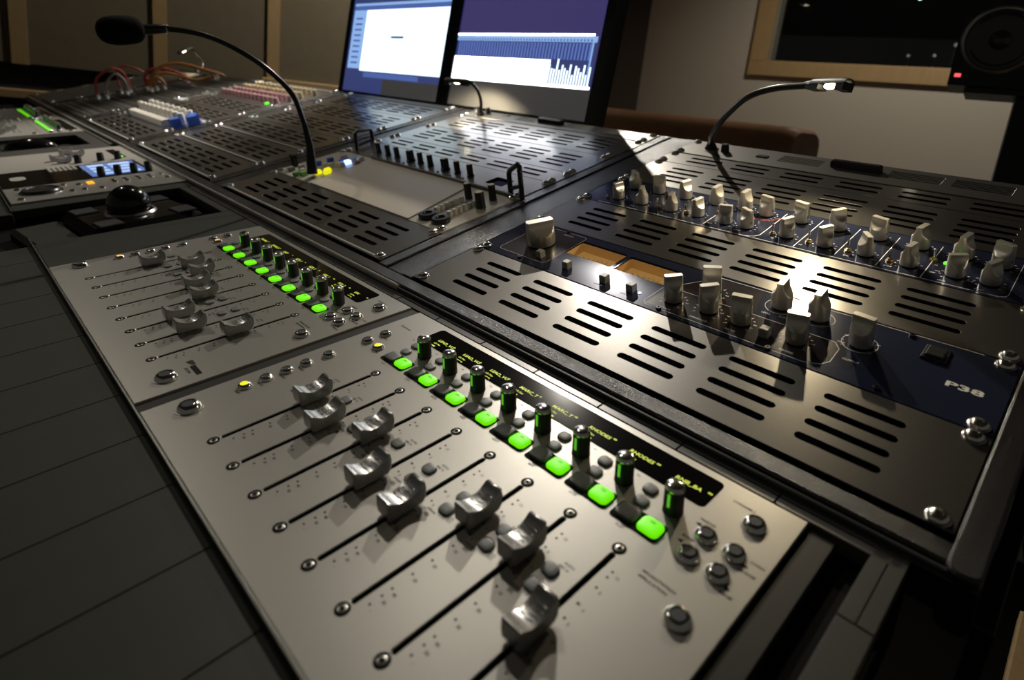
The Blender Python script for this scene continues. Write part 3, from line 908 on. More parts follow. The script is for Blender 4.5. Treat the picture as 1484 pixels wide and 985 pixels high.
NEAR = fader_module(0, 'nearest silver module with eight faders and yellow track names on its display', EN,
             [-50.5, -58.5, -42.0, -65.5, -64.5, -37.5, -37.0, -64.8], {0: 'yellow_key', 'b': 'yellow_key'})
FARM = fader_module(-379.2, 'second silver eight fader module, left of the nearest one', EN,
             [-58.0, -27.0, -27.3, -43.0, -46.5, -78.5, -79.0, -51.0], {0: 'orange_key', 'b': 'orange_key'})
def display(t, names, size=4.2):
    ln = MB()
    for i, s in enumerate(names):
        x = 108.6 + P * i
        ln.text(s, size, x, 66.5, 0.42, bold=0.025, shear=0.12, sx=1.12)
        ln.text('co' if i > 3 else 'o', 2.8, x + 19.5 if i != 7 else x + 20.8, 68.6, 0.42, bold=0.05)
        ln.text('LR Pan', 2.9, x + 0.5, 61.6, 0.42, bold=0.015)
        w = 9 if i % 3 else 6
        ln.dash(x + 1, 59.0, x + w, 59.0, 0.55, 0.42); ln.dash(x + w, 59.2, x + w, 57.6, 0.5, 0.42)
        if i in (0, 4, 6): ln.dash(x + 3, 58.4, x + w, 58.4, 1.3, 0.42)
    ln.build('display_text', M['oled'], t, smooth=False)
display(NEAR, ['LEAD_VO', 'LEAD_VO', 'LEAD_VO', 'MARC_T', 'MARC_T', 'RHODES', 'RHODES', 'RNB_BA'])
display(FARM, ['DRUM_L', 'DRUM_R', 'BASS', 'GTR_1', 'GTR_2', 'KEY_1', 'KEY_2', 'EFX'])
onl = MB()
for t in (NEAR, FARM):
    ln = MB()
    for i in range(8): ln.text('ON', 2.3, 121.3 + P * i, 24.0, 3.0, align='C', bold=0.01)
    ln.build('key_lettering', M['black_ink'], t, smooth=False)
F3 = fader_module(-379.2 * 5 - 20, 'far silver fader module beyond the transport controller', [], [-90, -60, -84, -70, -95, -50, -66, -80], {}, False)
F4 = fader_module(-379.2 * 6 - 20, 'farthest silver fader module at the left end of the desk', [], [-70, -60, -54, -90, -75, -50, -66, -80], {}, False)

# ------------------------------------------------------------------ transport controller
tc = thing('transport_controller', 'silver controller with blue touch display, keypad and jog wheel behind the trackball', 'controller', FADER, (-925, 0, 0))
O = 925
MB().prism(rrect(-1162 + O, -686 + O, -143, 106, 4, 3), -8, 1.5, 0.8).build('faceplate', M['silver'], tc)
MB().prism(rrect(-958 + O, -806 + O, -142, 80, 3, 3), 1.5, 2.0, 0.2).build('glass_strip', M['glass_black'], tc)
b = MB().box(-950 + O, -822 + O, -14, 74, 2.0, 2.3); b.build('touch_display', M['bluescreen'], tc)
b = MB()
for k in range(4): b.box(-940 + O + 30 * k, -920 + O + 30 * k, -4, 22, 2.3, 2.45).box(-940 + O + 30 * k, -920 + O + 30 * k, 30, 66, 2.3, 2.45)
b.build('display_boxes', M['s_sky'], tc)
KP = MB().box(-4.5, 4.5, -2.8, 2.8, 0, 1.5, 0.5).mesh('keypad_key', M['knob_grey'])
for i in range(6):
    for j in range(4): put('keypad_key', KP, tc, (-958 + O + 13 * j, -62 + 7.6 * i, 2.0))
TK = MB().lathe([(7.0, 0), (6.6, 2), (6.0, 15), (5.0, 16.5), (1, 16.8)], 16).mesh('soft_knob', M['knob_black'])
for y in (0, 26, 52, 76): put('soft_knob', TK, tc, (-826 + O, y, 2.0))
for y in (-8, 30, 60): put('soft_knob', TK, tc, (-990 + O, y, 1.5))
MB().lathe([(27, 1.5), (27, 5), (25, 7.5), (22, 7.8), (20, 6.2), (3, 5.6)], 32, (-748 + O, -98, 0)).build('jog_wheel', M['knob_black'], tc)
MB().lathe([(30, 1.5), (30, 2.8), (27.2, 3)], 32, (-748 + O, -98, 0)).build('jog_ring', M['chrome'], tc)
sb = shared('tb', lambda: MB().lathe([(5, 0), (4.8, 1.6), (3.8, 2.6), (1, 2.8)], 16).mesh('control_button', M['chrome']))
for x, y in ((-786, -125), (-784, -104), (-782, -84), (-782, -64), (-768, -44), (-722, -60), (-722, -44), (-716, -20), (-768, 6), (-752, 6), (-768, 24), (-752, 24), (-768, 44), (-752, 44), (-768, 62), (-752, 62), (-735, 84), (-768, 82), (-706, -128)):
    put('control_button', sb, tc, (x + O, y, 1.5))
put('control_button', MB().box(-9, 9, -5, 5, 0, 2.2, 0.8).mesh('control_button', M['orange_key']), tc, (-770 + O, -27, 1.5))
for i in range(4):
    c = put('fader_cap', CAP, tc, (-1110 + O + 34 * i, (-10, 5, -34, -28)[i], 1.5))
    put('grip_ridges', RIDGE, c)
MB().box(-1120 + O, -1000 + O, 62, 78, 1.5, 1.9).build('display_glass', M['glass_black'], tc)
MB().box(-1060 + O, -1030 + O, 66, 74, 1.9, 2.1).box(-1022 + O, -1008 + O, 66, 74, 1.9, 2.1).build('display_text', M['green_led'], tc)
MB().prism(rrect(-905 + O, -868 + O, -125, -103, 10, 4), 2.0, 2.12).build('maker_mark', M['knob_grey'], tc)

# ------------------------------------------------------------------ trackball
tb = thing('trackball', 'black trackball with a large glossy ball lying in the desk recess', 'trackball', FADER, (-520, -22, -24.2), None, 8)
MB().prism([(-74, -66), (66, -74), (72, 40), (58, 74), (-58, 74), (-76, 40)], 0, 26, 9).build('base', M['bezel'], tb)
MB().lathe([(32.5, 24), (33.5, 27), (31, 30), (28.5, 29.5)], 32, (4, -2, 0), cap=False).build('ball_ring', M['ring'], tb)
MB().ball((4, -2, 38), 28, 28, 28, 32, 20).build('ball', M['bezel'], tb)
for sx in (-1, 1):
    MB().box(sx * 46 - 16, sx * 46 + 16, 38, 66, 25.5, 28.5, 1.2).build('button', M['spk'], tb)
    MB().box(sx * 46 - 16, sx * 46 + 16, -60, -30, 25.5, 28.5, 1.2).build('button', M['spk'], tb)
MB().prism([(-70, -128), (62, -130), (66, -76), (-74, -68)], 0, 15, 6).build('wrist_rest', M['leather'] if 0 else M['vinyl'], tb)
pd = thing('desk_mouse', 'dark blue black computer mouse lying in the far desk recess', 'mouse', FADER, (-1370, -42, -24.2), None, 70)
MB().ball((0, 0, 0), 58, 33, 34, 24, 14, 0.0).build('shell', M['glass_black'], pd)
MB().box(-58, -40, -6, 6, 6, 22, 2).build('scroll_wheel', M['chrome'], pd)

# ================================================================== MIDDLE BAY
B2 = -550.0
ts = thing('touch_screen_unit', 'tan touch screen unit with coloured keys, jog dials and grey push keys', 'control unit', RACK, (B2, 2 * U, 0))
def tX(x): return x - B2
Y = 2 * U
MB().box(-8.7, 473.8, 0.4, 132.3, -2.6, 0, 0.4).build('faceplate', M['pale_plate'], ts)
MB().prism([(tX(-428), 1), (tX(-150), 1), (tX(-176), 131.8), (tX(-447), 131.8)], 0, 1.6, 0.4).build('screen', M['touch'], ts)
MB().box(tX(-447), tX(-86), 127.5, 132, 0, 5.5, 1.2).build('screen_ridge', M['ledge'], ts)
JD = MB().lathe([(12.5, 0), (12.5, 4.5), (11, 6), (6.5, 6.2), (5.5, 3.6), (0.5, 3.4)], 24).mesh('jog_dial', M['knob_black'])
put('jog_dial', JD, ts, (tX(-134), 110.5 - Y, 0)); put('jog_dial', JD, ts, (tX(-106), 110.5 - Y, 0))
PK = MB().lathe([(3.6, 0), (3.4, 6.5), (2.6, 7.6), (0.5, 7.8)], 12).mesh('push_key', M['knob_white'])
for i in range(6):
    for x in (-137, -109): put('push_key', PK, ts, (tX(x), 127 - Y + 8.6 * i, 0))
TKB = MB().lathe([(5.4, 0), (5.2, 2), (5.0, 19), (4.4, 20)], 16).mesh('tall_knob', M['knob_black'])
TKC = MB().lathe([(4.3, 20), (4.2, 20.4), (0.4, 20.5)], 16).mesh('knob_top', M['knob_cream'])
for x, y, s in ((-139, 184, 1.0), (-97, 170, 1.25), (-104, 198, 1.0)):
    k = put('tall_knob', TKB, ts, (tX(x), y - Y, 0)); k.scale = (s, s, 1.1); put('knob_top', TKC, k)
def keycol(x, y, mt, sx=8, sy=10, h=7):
    put('colour_key', shared(('ck', mt, sx, sy, h), lambda: MB().box(-sx / 2, sx / 2, -sy / 2, sy / 2, 0, h, 1.2).mesh('colour_key', M[mt])), ts, (tX(x), y - Y, 0))
for x, y, mt in ((-478, 104, 'knob_green'), (-489, 96, 'knob_green'), (-462, 122, 'yellow_key'), (-448, 131, 'yellow_key'), (-457, 137, 'yellow_key'), (-512, 148, 'knob_blue'), (-480, 155, 'knob_white'), (-490, 150, 'knob_white'),
                 (-512, 171, 'knob_blue'), (-480, 178, 'knob_blue'), (-466, 180, 'blue_led'), (-446, 186, 'knob_pink'), (-498, 112, 'knob_white'), (-505, 130, 'knob_white'), (-470, 166, 'knob_white'), (-462, 166, 'knob_white'),
                 (-500, 192, 'knob_pink'), (-484, 200, 'knob_white'), (-460, 202, 'knob_white'), (-520, 120, 'knob_grey'), (-528, 105, 'knob_grey')):
    keycol(x, y, mt)
b = MB()
for x in (-545, -554): b.box(tX(x) - 3, tX(x) + 3, 30, 36, 0, 20, 1)
b.box(tX(-557), tX(-542), 29, 37, 16, 21, 1)
b.build('left_handle', M['blackmetal'], ts)
screws(ts, 3 * U)

ku = thing('knob_row_unit', 'unit with nine black knobs in a row behind the touch screen', 'control unit', RACK, (B2, 5 * U, 0))
Y = 5 * U
H = 1.5 * U
MB().plate([(-8.7, 0.4), (473.8, 0.4), (473.8, H - 0.6), (-8.7, H - 0.6)], [rrect(tX(-170), tX(-133), 18, 44, 2, 3)], -2.6, 0, 0.4).build('faceplate', M['vent'], ku)
MB().box(tX(-171), tX(-132), 17, 45, -6, -3).build('window_glass', M['glass_black'], ku)
RK = MB().lathe([(5.8, 0), (5.8, 1.6), (4.9, 2.2), (4.7, 17), (4.1, 18)], 18).mesh('knob', M['knob_black'])
RKT = MB().lathe([(4.0, 18), (3.8, 18.5), (0.4, 18.6)], 16).mesh('knob_top', M['knob_cream'])
for i, x in enumerate((-476, -445, -416, -374, -345, -317, -277, -246, -214)):
    k = put('knob', RK, ku, (tX(x), 250 - Y, 0)); s = 1.4 if i in (3, 6) else 1.0; k.scale = (s, s, 1.0)
    put('knob_top', RKT, k)
    MB().lathe([(2.0, 0), (2.0, 1.2), (1.2, 1.8)], 10, (tX(x), 234 - Y, 0)).build('indicator_light', M['knob_white'], ku)
screws(ku, H)
def handle(label, pts, cross):
    t = thing('rack_handle', label, 'handle', RACK, pts[0], 'black U shaped rack handles')
    o = Vector(pts[0])
    q = [Vector(p) - o for p in pts]
    b = MB()
    b.tube([q[0] + Vector((0, 0, 0.2)), q[1] - Vector((0, 0, 4)), q[1] + (q[2] - q[1]) * 0.12, q[2] + (q[1] - q[2]) * 0.12, q[2] - Vector((0, 0, 4)), q[3] + Vector((0, 0, 0.2))], 3.6, 8)
    b.build('grip', M['blackmetal'], t)
    c = [Vector(p) - o for p in cross]
    MB().tube(c, 3.0, 8).build('cross_bar', M['blackmetal'], t)
    return t
handle('black rack handle standing between the middle and right bays', [(-96, 224, 0), (-96, 225, 34), (-67, 219, 51), (-67, 218, 0)], [(-96, 224.5, 9), (-67, 218.5, 20)])
handle('black rack handle at the left end of the row of black knobs', [(-538, 240, 0), (-536, 242, 34), (-550, 283, 28), (-552, 284, 0)], [(-538, 241, 6), (-551, 283.5, 6)])

# ------------------------------------------------------------------ gooseneck microphone
def smooth(pts, n=6):
    P_ = [Vector(p) for p in pts]
    P_ = [P_[0] * 2 - P_[1]] + P_ + [P_[-1] * 2 - P_[-2]]
    out = []
    for i in range(1, len(P_) - 2):
        for k in range(n):
            t = k / n
            a, b_, c, d = P_[i - 1], P_[i], P_[i + 1], P_[i + 2]
            out.append(0.5 * ((2 * b_) + (c - a) * t + (2 * a - 5 * b_ + 4 * c - d) * t * t + (3 * b_ - a - 3 * c + d) * t ** 3))
    out.append(P_[-2])
    return out
mic_pts = [(-0.454, 0.103, 0.033), (-0.462, 0.100, 0.080), (-0.464, 0.090, 0.118), (-0.471, 0.074, 0.159), (-0.481, 0.050, 0.186), (-0.492, 0.022, 0.207),
           (-0.507, -0.013, 0.225), (-0.518, -0.048, 0.235), (-0.530, -0.089, 0.236)]
mb_ = Vector(mic_pts[0])
mic = thing('gooseneck_microphone', 'black gooseneck talkback microphone with foam windscreen arching over the desk', 'microphone', WORLD, mb_ * 1000)
def mloc(p): return (Vector(p) - mb_) * 1000
q = [mloc(p) for p in mic_pts]
q[0] = q[0] + Vector((0, -1, 3.5))
low = [q[0], q[0] + (q[1] - q[0]) * 0.6, q[1], q[2]]
MB().tube(smooth(low, 4), [8.5] * 1 + [8.4 - 0.35 * k for k in range(12)], 14).build('lower_sleeve', M['neck'], mic)
MB().tube(smooth(q[2:], 6), 4.2, 12).build('neck', M['neck'], mic)
e1, e2, e3 = mloc((-0.530, -0.089, 0.236)), mloc((-0.530, -0.122, 0.229)), mloc((-0.525, -0.172, 0.2195))
d = (e2 - e1).normalized()
MB().tube([e1 - d * 4, e1, e1 + d * 14, e2 + d * 6], [4.6, 6.2, 7.0, 7.2], 14).build('capsule_sleeve', M['neck'], mic)
MB().lathe([(6.3, 0), (6.6, 0.8), (6.3, 1.6)], 16, m=Matrix.Translation(e1 + d * 1) @ d.to_track_quat('Z', 'Y').to_matrix().to_4x4()).build('collar', M['chrome'], mic)
fm = MB()
fq = Matrix.Translation(e2 - d * 2) @ (e3 - e2).to_track_quat('Z', 'Y').to_matrix().to_4x4()
Lf = (e3 - e2).length + 4
fm.lathe([(7.5, -1), (13, 1), (17, 5.5), (19, 13), (19.8, Lf * 0.48), (19.2, Lf * 0.66), (17.2, Lf * 0.82), (13.2, Lf * 0.93), (8, Lf * 0.985), (2, Lf)], 24, m=fq)
fm.build('foam_windscreen', M['foam'], mic)

# ------------------------------------------------------------------ gooseneck lamps
def lamp(label, pts, headdir, watts, cone, base_xyz, r=4.0, shine=(0, 0, -1), beam=None):
    t = thing('gooseneck_lamp', label, 'lamp', RACK, base_xyz, 'gooseneck console lamps')
    inv = t.matrix_world.inverted()
    q = [(inv @ (WORLD @ Vector(p))) * 1000 for p in pts]
    MB().lathe([(9.8, 0), (9.8, 1.5), (9.5, 2.4), (8.5, 5), (6.0, 9), (5.2, 18), (4.4, 20)], 20).build('socket', M['chrome'] if 0 else M['blackmetal'], t)
    ring_ = MB().lathe([(11.5, 0.2), (11.5, 1.2), (9.6, 1.6)], 20); ring_.build('socket_ring', M['chrome'], t)
    q[0] = Vector((0, 0, 6))
    tp = smooth(q, 6)
    MB().tube(tp, r, 12).build('neck', M['neck'], t)
    e = tp[-1]
    d = (inv.to_3x3() @ Vector(headdir)).normalized()
    L_ = 62
    dn = (inv.to_3x3() @ Vector(shine))
    up = -(dn - d * dn.dot(d)).normalized()
    side = d.cross(up)
    hm = Matrix((( d.x, side.x, up.x, e.x), (d.y, side.y, up.y, e.y), (d.z, side.z, up.z, e.z), (0, 0, 0, 1)))
    h = MB()
    # ferrule and open-bottomed hood
    h.tube([(-8, 0, 0), (0, 0, 0), (6, 0, 0)], [r, r + 1.2, r + 1.4], 12)
    N = 10
    vs, fs = [], []
    for x, rr in ((4, 5.6), (10, 7.4), (L_ - 6, 7.6), (L_, 6.6)):
        for k in range(N + 1):
            a = math.pi * k / N
            vs.append((x, rr * math.cos(a), rr * math.sin(a) * 0.95))
        for k in range(N + 1):
            a = math.pi * (N - k) / N
            vs.append((x, (rr - 0.9) * math.cos(a), (rr - 0.9) * math.sin(a) * 0.95))
    n = 2 * N + 2
    for l in range(3):
        for k in range(n):
            j = (k + 1) % n
            fs.append((l * n + k, (l + 1) * n + k, (l + 1) * n + j, l * n + j))
    h.add(vs, fs)
    h.box(2, 22, -6.2, 6.2, -5.5, 1, 1); h.box(L_ - 12, L_, -6.4, 6.4, -6.5, 2, 1.2)
    h.v = [hm @ p for p in h.v]
    h.build('hood', M['hood'], t)
    bc = hm @ Vector((34, 0, -1.2))
    bb = MB().ball((0, 0, 0), 9, 3.6, 3.6, 14, 8)
    bb.v = [hm @ (p + Vector((34, 0, -1.2))) for p in bb.v]
    bb.build('bulb', M['bulb'], t)
    L = bpy.data.lights.new('lamp_light', 'SPOT')
    L.energy = watts; L.color = (1.0, 0.83, 0.55); L.spot_size = RAD(cone); L.spot_blend = 0.45; L.shadow_soft_size = 0.004
    lo = bpy.data.objects.new('light', L); COL.objects.link(lo)
    lo.parent = t
    lo.location = (hm @ Vector((34, 0, -5.5))) * MM
    lo.rotation_euler = ((inv.to_3x3() @ Vector(beam)) if beam else -up).to_track_quat('-Z', 'Y').to_euler()
    return t
lamp('black gooseneck lamp bent to the right over the two row knob unit',
     [(0.037, 0.499, 0.156), (0.055, 0.463, 0.177), (0.079, 0.431, 0.193), (0.107, 0.404, 0.212), (0.139, 0.379, 0.230), (0.177, 0.362, 0.241), (0.222, 0.349, 0.246)],
     (0.83, -0.55, 0.0), 2.9, 118, (37.8, 522.5, 0.6), 4.0, (-0.08, -0.12, -0.98), (-0.05, -0.38, -0.92))
lamp('black gooseneck lamp bent to the left in front of the right monitor',
     [(-0.509, 0.501, 0.154), (-0.503, 0.494, 0.180), (-0.498, 0.482, 0.199), (-0.497, 0.470, 0.212), (-0.503, 0.461, 0.2195)],
     (-0.95, -0.30, -0.02), 2.2, 140, (-508, 524, 0.6), 3.4, (-0.10, 0.42, -0.90))
lamp('small far gooseneck lamp with a glowing tip near the cloth wall',
     [(-2.380, 0.530, 0.159), (-2.405, 0.545, 0.195), (-2.441, 0.535, 0.235), (-2.470, 0.516, 0.259)],
     (0.3, -0.85, -0.43), 0.8, 150, (-2375, 538, 0.6), 3.6)

# ================================================================== FAR BAYS
wk = thing('white_knob_unit', 'unit crowded with white knobs, pale sliders and blue end blocks', 'audio unit', RACK, (-1650, 2 * U, 0))
MB().box(-8.7, 473.8, 0.4, 87.9, -2.6, 0, 0.4).build('faceplate', M['navy'], wk)
WS = MB().box(-4.2, 4.2, -10, 10, 0, 17, 2).mesh('slider', M['knob_white'])
for i in range(15): put('slider', WS, wk, (70 + 22.4 * i, 18, 0))
WKN = MB().lathe([(9, 0), (9, 2), (7.6, 3), (7.0, 27), (6, 29)], 18).mesh('white_knob', M['knob_white'])
for i in range(10): put('white_knob', WKN, wk, (45 + 42 * i, 48, 0))
for i in range(8): put('white_knob', WKN, wk, (60 + 50 * i, 74, 0))
for x, y in ((448, 24), (440, 70), (466, 60)):
    put('blue_block', shared('bblk', lambda: MB().box(-8, 8, -12, 12, 0, 24, 2).mesh('blue_block', M['knob_blue'])), wk, (x, y, 0))
screws(wk, 2 * U, (0, 465.1))
pk = thing('pink_knob_unit', 'unit with rows of pink and cream knobs beside the left monitor', 'audio unit', RACK, (-1650, 8 * U, 0))
MB().box(-8.7, 473.8, 0.4, 177, -2.6, 0, 0.4).build('faceplate', M['vent'], pk)
KPK = MB().lathe([(8, 0), (7.4, 2), (6.6, 15), (5.6, 16.5)], 14).mesh('pink_knob', M['knob_pink'])
KCR = MB().lathe([(8, 0), (7.4, 2), (6.6, 15), (5.6, 16.5)], 14).mesh('cream_knob', M['knob_cream'])
for i in range(14):
    put('pink_knob', KPK, pk, (26 + 31 * i, 26, 0)); put('pink_knob', KPK, pk, (40 + 31 * i, 60, 0))
    put('cream_knob', KCR, pk, (26 + 31 * i, 98, 0)); put('cream_knob', KCR, pk, (40 + 31 * i, 136, 0))
MB().ball((400, 10, 0), 7, 7, 5, 12, 8).build('indicator_light', M['green_led'], pk)
screws(pk, 4 * U)
JK = MB().lathe([(4.6, 0), (4.6, 2.2), (3.2, 2.6), (2.8, 0.8)], 10).mesh('jack', M['screwhead'])
for k in range(6):
    y = 2 * U * k
    nm = ['nearest the desk edge', 'second from the desk edge', 'third from the desk edge', 'third from the rear ledge', 'second from the rear ledge', 'touching the rear ledge'][k]
    pb = thing('patch_bay', 'dark patch bay with jack rows at the far left, ' + nm, 'patch panel', RACK, (-2200, y, 0), 'patch bays of the far left')
    MB().box(-8.7, 473.8, 0.4, 87.9, -2.6, 0, 0.4).build('faceplate', M['filler'], pb)
    MB().box(4, 461, 37, 50, 0, 0.6, 0.2).build('label_strip', M['trim'], pb)
    for i in range(20):
        for yy in (22, 66): put('jack', JK, pb, (16 + 22.8 * i, yy, 0))
    screws(pb, 2 * U)
for k in range(6):
    y = 2 * U * k
    nm = ['front', 'second', 'third', 'fourth', 'fifth', 'rear'][k]
    pb = thing('blank_panel', 'plain dark panel in the end bay beyond the patch panels, %s row' % nm, 'rack panel', RACK, (-2700, y, 0), 'blank panels of the end bay')
    MB().box(8, 420, 0.4, 87.9, -2.6, 0, 0.4).build('plate', M['ledge'], pb)
    screws(pb, 2 * U, (20, 408))

# patch cables (real loops standing on the patch panels)
def cable(label, pts, mt, r=4.5):
    t = thing('patch_cable', label, 'cable', RACK, pts[0], 'patch cables')
    o = Vector(pts[0])
    q = [Vector(p) - o for p in pts]
    MB().tube(smooth(q, 6), r, 8).build('cord', M[mt], t)
    for a, b_ in ((q[0], q[1]), (q[-1], q[-2])):
        MB().lathe([(6.5, 0.5), (6.5, 14), (4.5, 22)], 12, tuple(Vector((a.x, a.y, 0)))).build('plug', M['chrome'], t)
XC = -2050
cable('red patch cable making the outer loop on the far left', [(XC, 112, 2), (XC, 114, 40), (XC, 132, 78), (XC, 183, 97), (XC - 10, 212, 70), (XC - 10, 214, 2)], 'cable_red')
cable('grey patch cable making the loop inside the red one', [(XC + 25, 134, 2), (XC + 25, 140, 48), (XC + 25, 178, 80), (XC + 25, 200, 52), (XC + 25, 196, 2)], 'cable_grey', 4)
cable('long thin red patch cable running to the right behind the others', [(XC - 30, 190, 2), (XC - 30, 192, 60), (XC - 30, 215, 98), (XC - 30, 268, 76), (XC - 30, 282, 40), (XC - 30, 280, 2)], 'cable_red', 3)
cable('red patch cable standing upright beside the orange ones', [(XC + 5, 266, 2), (XC + 5, 268, 50), (XC + 5, 288, 72), (XC + 5, 340, 66), (XC + 5, 400, 30), (XC + 5, 402, 2)], 'cable_red', 6)
cable('orange patch cable making the longest arch', [(XC + 30, 270, 2), (XC + 30, 274, 40), (XC + 30, 320, 78), (XC + 30, 385, 80), (XC + 30, 470, 40), (XC + 30, 520, 12), (XC + 30, 505, 2)], 'cable_orange', 5.5)
cable('orange patch cable drooping low below the longest arch', [(XC + 50, 284, 2), (XC + 50, 288, 40), (XC + 50, 322, 58), (XC + 50, 360, 44), (XC + 50, 420, 14), (XC + 50, 480, 14), (XC + 50, 486, 2)], 'cable_orange', 5.5)
cable('orange patch cable making the small tight loop', [(XC + 70, 262, 2), (XC + 70, 268, 38), (XC + 70, 290, 50), (XC + 70, 306, 30), (XC + 70, 304, 2)], 'cable_orange', 5)

# ================================================================== MONITORS
def monitor(label, x0, x1, content):
    h = 372
    t = thing('monitor', label, 'monitor', WORLD, (x0 * 1000, 552, 161))
    t.matrix_world = t.matrix_world @ Matrix.Rotation(RAD(-6), 4, 'X')
    w = (x1 - x0) * 1000
    b = MB()
    bz = 21
    b.box(0, bz, 0, 14, 0, h, 1); b.box(w - bz, w, 0, 14, 0, h, 1); b.box(bz, w - bz, 0, 14, 0, 9, 1); b.box(bz, w - bz, 0, 14, h - 18, h, 1)
    b.box(6, w - 6, 6, 44, 4, h - 4, 6)
    b.build('bezel', M['bezel'], t)
    sc = MB().box(bz - 1, w - bz + 1, 3.2, 8, 8, h - 16).build('screen', M[content[0]], t)
    W_, H_ = w - 2 * bz, h - 27
    mbs = {}
    for mt, u0, u1, v0, v1, dz in content[1]:
        mbs.setdefault(mt, MB()).box(bz + u0 * W_, bz + u1 * W_, 3.2 - dz, 3.6, 9 + v0 * H_, 9 + v1 * H_)
    for mt, mb in mbs.items(): mb.build('screen_area', M[mt], sc)
    ft = MB(); ft.box(w / 2 - 110, w / 2 + 110, 30, 190, -165, -159, 2); ft.box(w / 2 - 28, w / 2 + 28, 46, 66, -160, 120, 3)
    st = ft.build('stand', M['blackmetal'], t)
    return t
Lc = [('s_white', 0.17, 0.995, 0.175, 0.665, 0.2), ('s_sky', 0.02, 0.17, 0.19, 0.665, 0.2), ('s_blue', 0.02, 0.995, 0.665, 0.70, 0.2), ('s_sky', 0.02, 0.995, 0.70, 0.72, 0.3),
      ('s_blue', 0.2, 0.9, 0.75, 0.80, 0.15), ('s_sky', 0.02, 0.9, 0.855, 0.868, 0.3), ('s_blue', 0.22, 0.80, 0.125, 0.165, 0.15), ('s_text', 0.47, 0.60, 0.44, 0.458, 0.4), ('s_grey', 0.45, 1.0, 0.0, 0.12, 0.25)]
for k in range(9): Lc.append(('s_blue', 0.05, 0.13, 0.23 + 0.045 * k, 0.245 + 0.045 * k, 0.35))
monitor('left monitor showing a pale document window, leaning at the back of the console', -1.232, -0.722, ('s_navy', Lc))
Rc = [('s_hot', 0.0, 0.96, 0.470, 0.482, 0.3), ('s_sky', 0.0, 0.98, 0.435, 0.468, 0.2), ('s_navy', 0.0, 0.985, 0.33, 0.435, 0.15),
      ('s_hot', 0.0, 0.72, 0.185, 0.330, 0.2), ('s_navy', 0.72, 0.985, 0.185, 0.330, 0.15), ('s_hot', 0.0, 0.985, 0.175, 0.19, 0.35), ('s_grey', 0.0, 1.0, 0.0, 0.175, 0.2), ('s_sky', 0.955, 0.965, 0.19, 0.435, 0.3)]
for k in range(46): Rc.append(('s_stripe', 0.02 + 0.0205 * k, 0.030 + 0.0205 * k, 0.335, 0.43, 0.25))
for k in range(17):
    u = 0.70 + 0.0165 * k
    Rc.append(('s_white', u, u + 0.010, 0.19, 0.24 + 0.07 * abs(math.sin(k * 1.9)) + (0.03 if k in (4, 5) else 0), 0.25))
for k in range(46): Rc.append(('s_blue', 0.02 + 0.0205 * k, 0.03 + 0.0205 * k, 0.44, 0.452, 0.3))
monitor('right monitor showing a violet screen with a bright waveform strip', -0.720, -0.243, ('s_purple', Rc))

# ================================================================== SOFA
sx0, sy0 = -0.424, 1.948
sofa = thing('leather_sofa', 'brown leather sofa with a rounded back behind the console', 'sofa', Matrix.Translation((sx0, sy0, 0)), (0, 0, 0), None, -8.7)
def soft(x0, x1, y0, y1, z0, z1, r):
    b = MB()
    yz = rrect(y0, y1, z0, z1, r, 5)
    n = len(yz)
    vs, fs = [], []
    cx = [(x0, 0.86), (x0 + r * 0.3, 0.955), (x0 + r, 1.0), (x1 - r, 1.0), (x1 - r * 0.3, 0.955), (x1, 0.86)]
    my, mz = (y0 + y1) / 2, (z0 + z1) / 2
    for x, k in cx:
        d_ = (1 - k) * r * 2.2
        for y, z in yz:
            vs.append((x, y - d_ * (1 if y > my else -1), z - d_ * (1 if z > mz else -1) * (1 if z > mz else 0)))
    for l in range(len(cx) - 1):
        for i in range(n):
            j = (i + 1) % n
            fs.append((l * n + i, l * n + j, (l + 1) * n + j, (l + 1) * n + i))
    fs.append(tuple(range(n - 1, -1, -1))); fs.append(tuple((len(cx) - 1) * n + i for i in range(n)))
    b.add(vs, [tuple(reversed(f)) for f in fs])
    return b
soft(-1900, 0, 20, 250, 260, 1022, 55).build('back', M['leather'], sofa)
soft(-1900, 0, 230, 950, 90, 300, 40).build('seat_base', M['leather'], sofa)
for k in range(3): soft(-1680 + 485 * k, -1200 + 485 * k, 255, 950, 302, 460, 45).build('seat_cushion', M['leather'], sofa)
for a in (-1900, -210): soft(a, a + 205, 230, 930, 300, 640, 60).build('arm', M['leather'], sofa)
for x in (-1840, -60):
    for y in (70, 880): put('foot', shared('sfoot', lambda: MB().lathe([(22, 0), (30, 90), (30, 95)], 12).mesh('foot', M['blackmetal'])), sofa, (x, y, 0))
for y in (60,):
    MB().box(-1880, -20, 40, 240, 92, 262, 8).build('back_base', M['leather'], sofa)

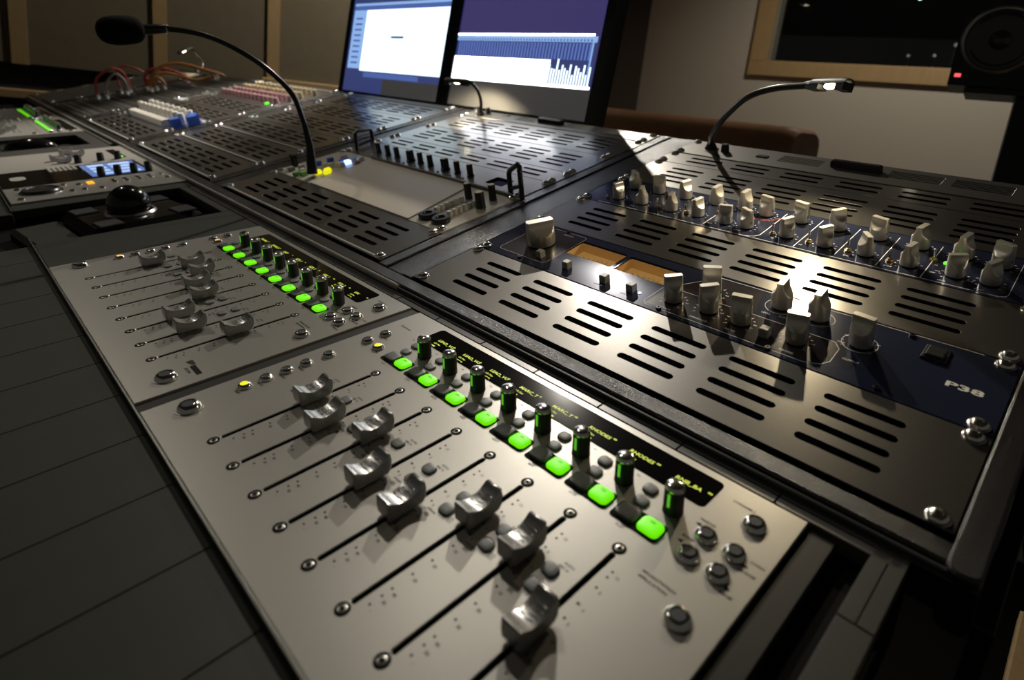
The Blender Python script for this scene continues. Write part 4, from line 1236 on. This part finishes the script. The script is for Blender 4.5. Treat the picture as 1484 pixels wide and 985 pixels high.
# ================================================================== LOUDSPEAKER on its stand
SP = Matrix.Translation((0.121, 1.504, ZR + 0.361)) @ Matrix.Rotation(RAD(8), 4, 'Z')
sp = thing('loudspeaker', 'black loudspeaker with a large woofer and small red light in front of the window', 'loudspeaker', SP)
MB().prism([(0, 0), (172, 0), (172, 250), (0, 250)], 0, 330, 6).build('cabinet', M['spk'], sp)
def facing(x, z, y=0): return Matrix.Translation((x, y, z)) @ Matrix.Rotation(RAD(90), 4, 'X')
MB().lathe([(80, 0), (80, 4), (76, 6), (72, 5), (70, 1.5)], 40, m=facing(85, 111), cap=False).build('woofer_ring', M['ring'], sp)
MB().lathe([(70.5, 1), (68, 3.5), (63, 4), (59, 1), (56, 0.5)], 40, m=facing(85, 111), cap=False).build('woofer_surround', M['cone'], sp)
MB().lathe([(57, 0.8), (40, 0.4), (22, 0.2)], 40, m=facing(85, 111), cap=False).build('woofer_cone', M['cone'], sp)
MB().lathe([(23, 0.2), (20, 5), (12, 9), (1, 10.5)], 32, m=facing(85, 111)).build('dust_cap', M['cone'], sp)
MB().lathe([(38, 0), (36, 4), (24, 1.5), (14, 0.8), (12, 4), (1, 6)], 32, m=facing(86, 255)).build('tweeter', M['cone'], sp)
MB().box(11, 24, -2.2, 0.2, 20, 28, 0.5).build('power_light', M['red_led'], sp)
st = thing('speaker_stand', 'black loudspeaker stand with a wide post behind the console', 'stand', Matrix.Translation((0.121, 1.504, 0)) @ Matrix.Rotation(RAD(8), 4, 'Z'))
zt = (ZR + 0.361) * 1000
MB().box(38, 250, 8, 240, zt - 16, zt - 0.4, 2).build('top_plate', M['spk'], st)
MB().box(146, 300, 30, 190, 22, zt - 16, 4).build('post', M['spk'], st)
MB().box(0, 420, -60, 320, 0, 22, 3).build('base_plate', M['spk'], st)

# low wooden cabinet at the near right corner
wc = thing('side_cabinet', 'low pale wooden cabinet in the bottom right corner beside the console', 'cabinet', Matrix.Translation((0.528, 0.22, 0)))
MB().box(6, 400, 0, 340, 0, 430, 3).build('body', M['timber'], wc)
MB().box(0, 410, -8, 346, 430, 450, 3).build('top', M['timber'], wc)
MB().box(40, 360, -18, -1, 60, 400, 3).build('door', M['timber'], wc)
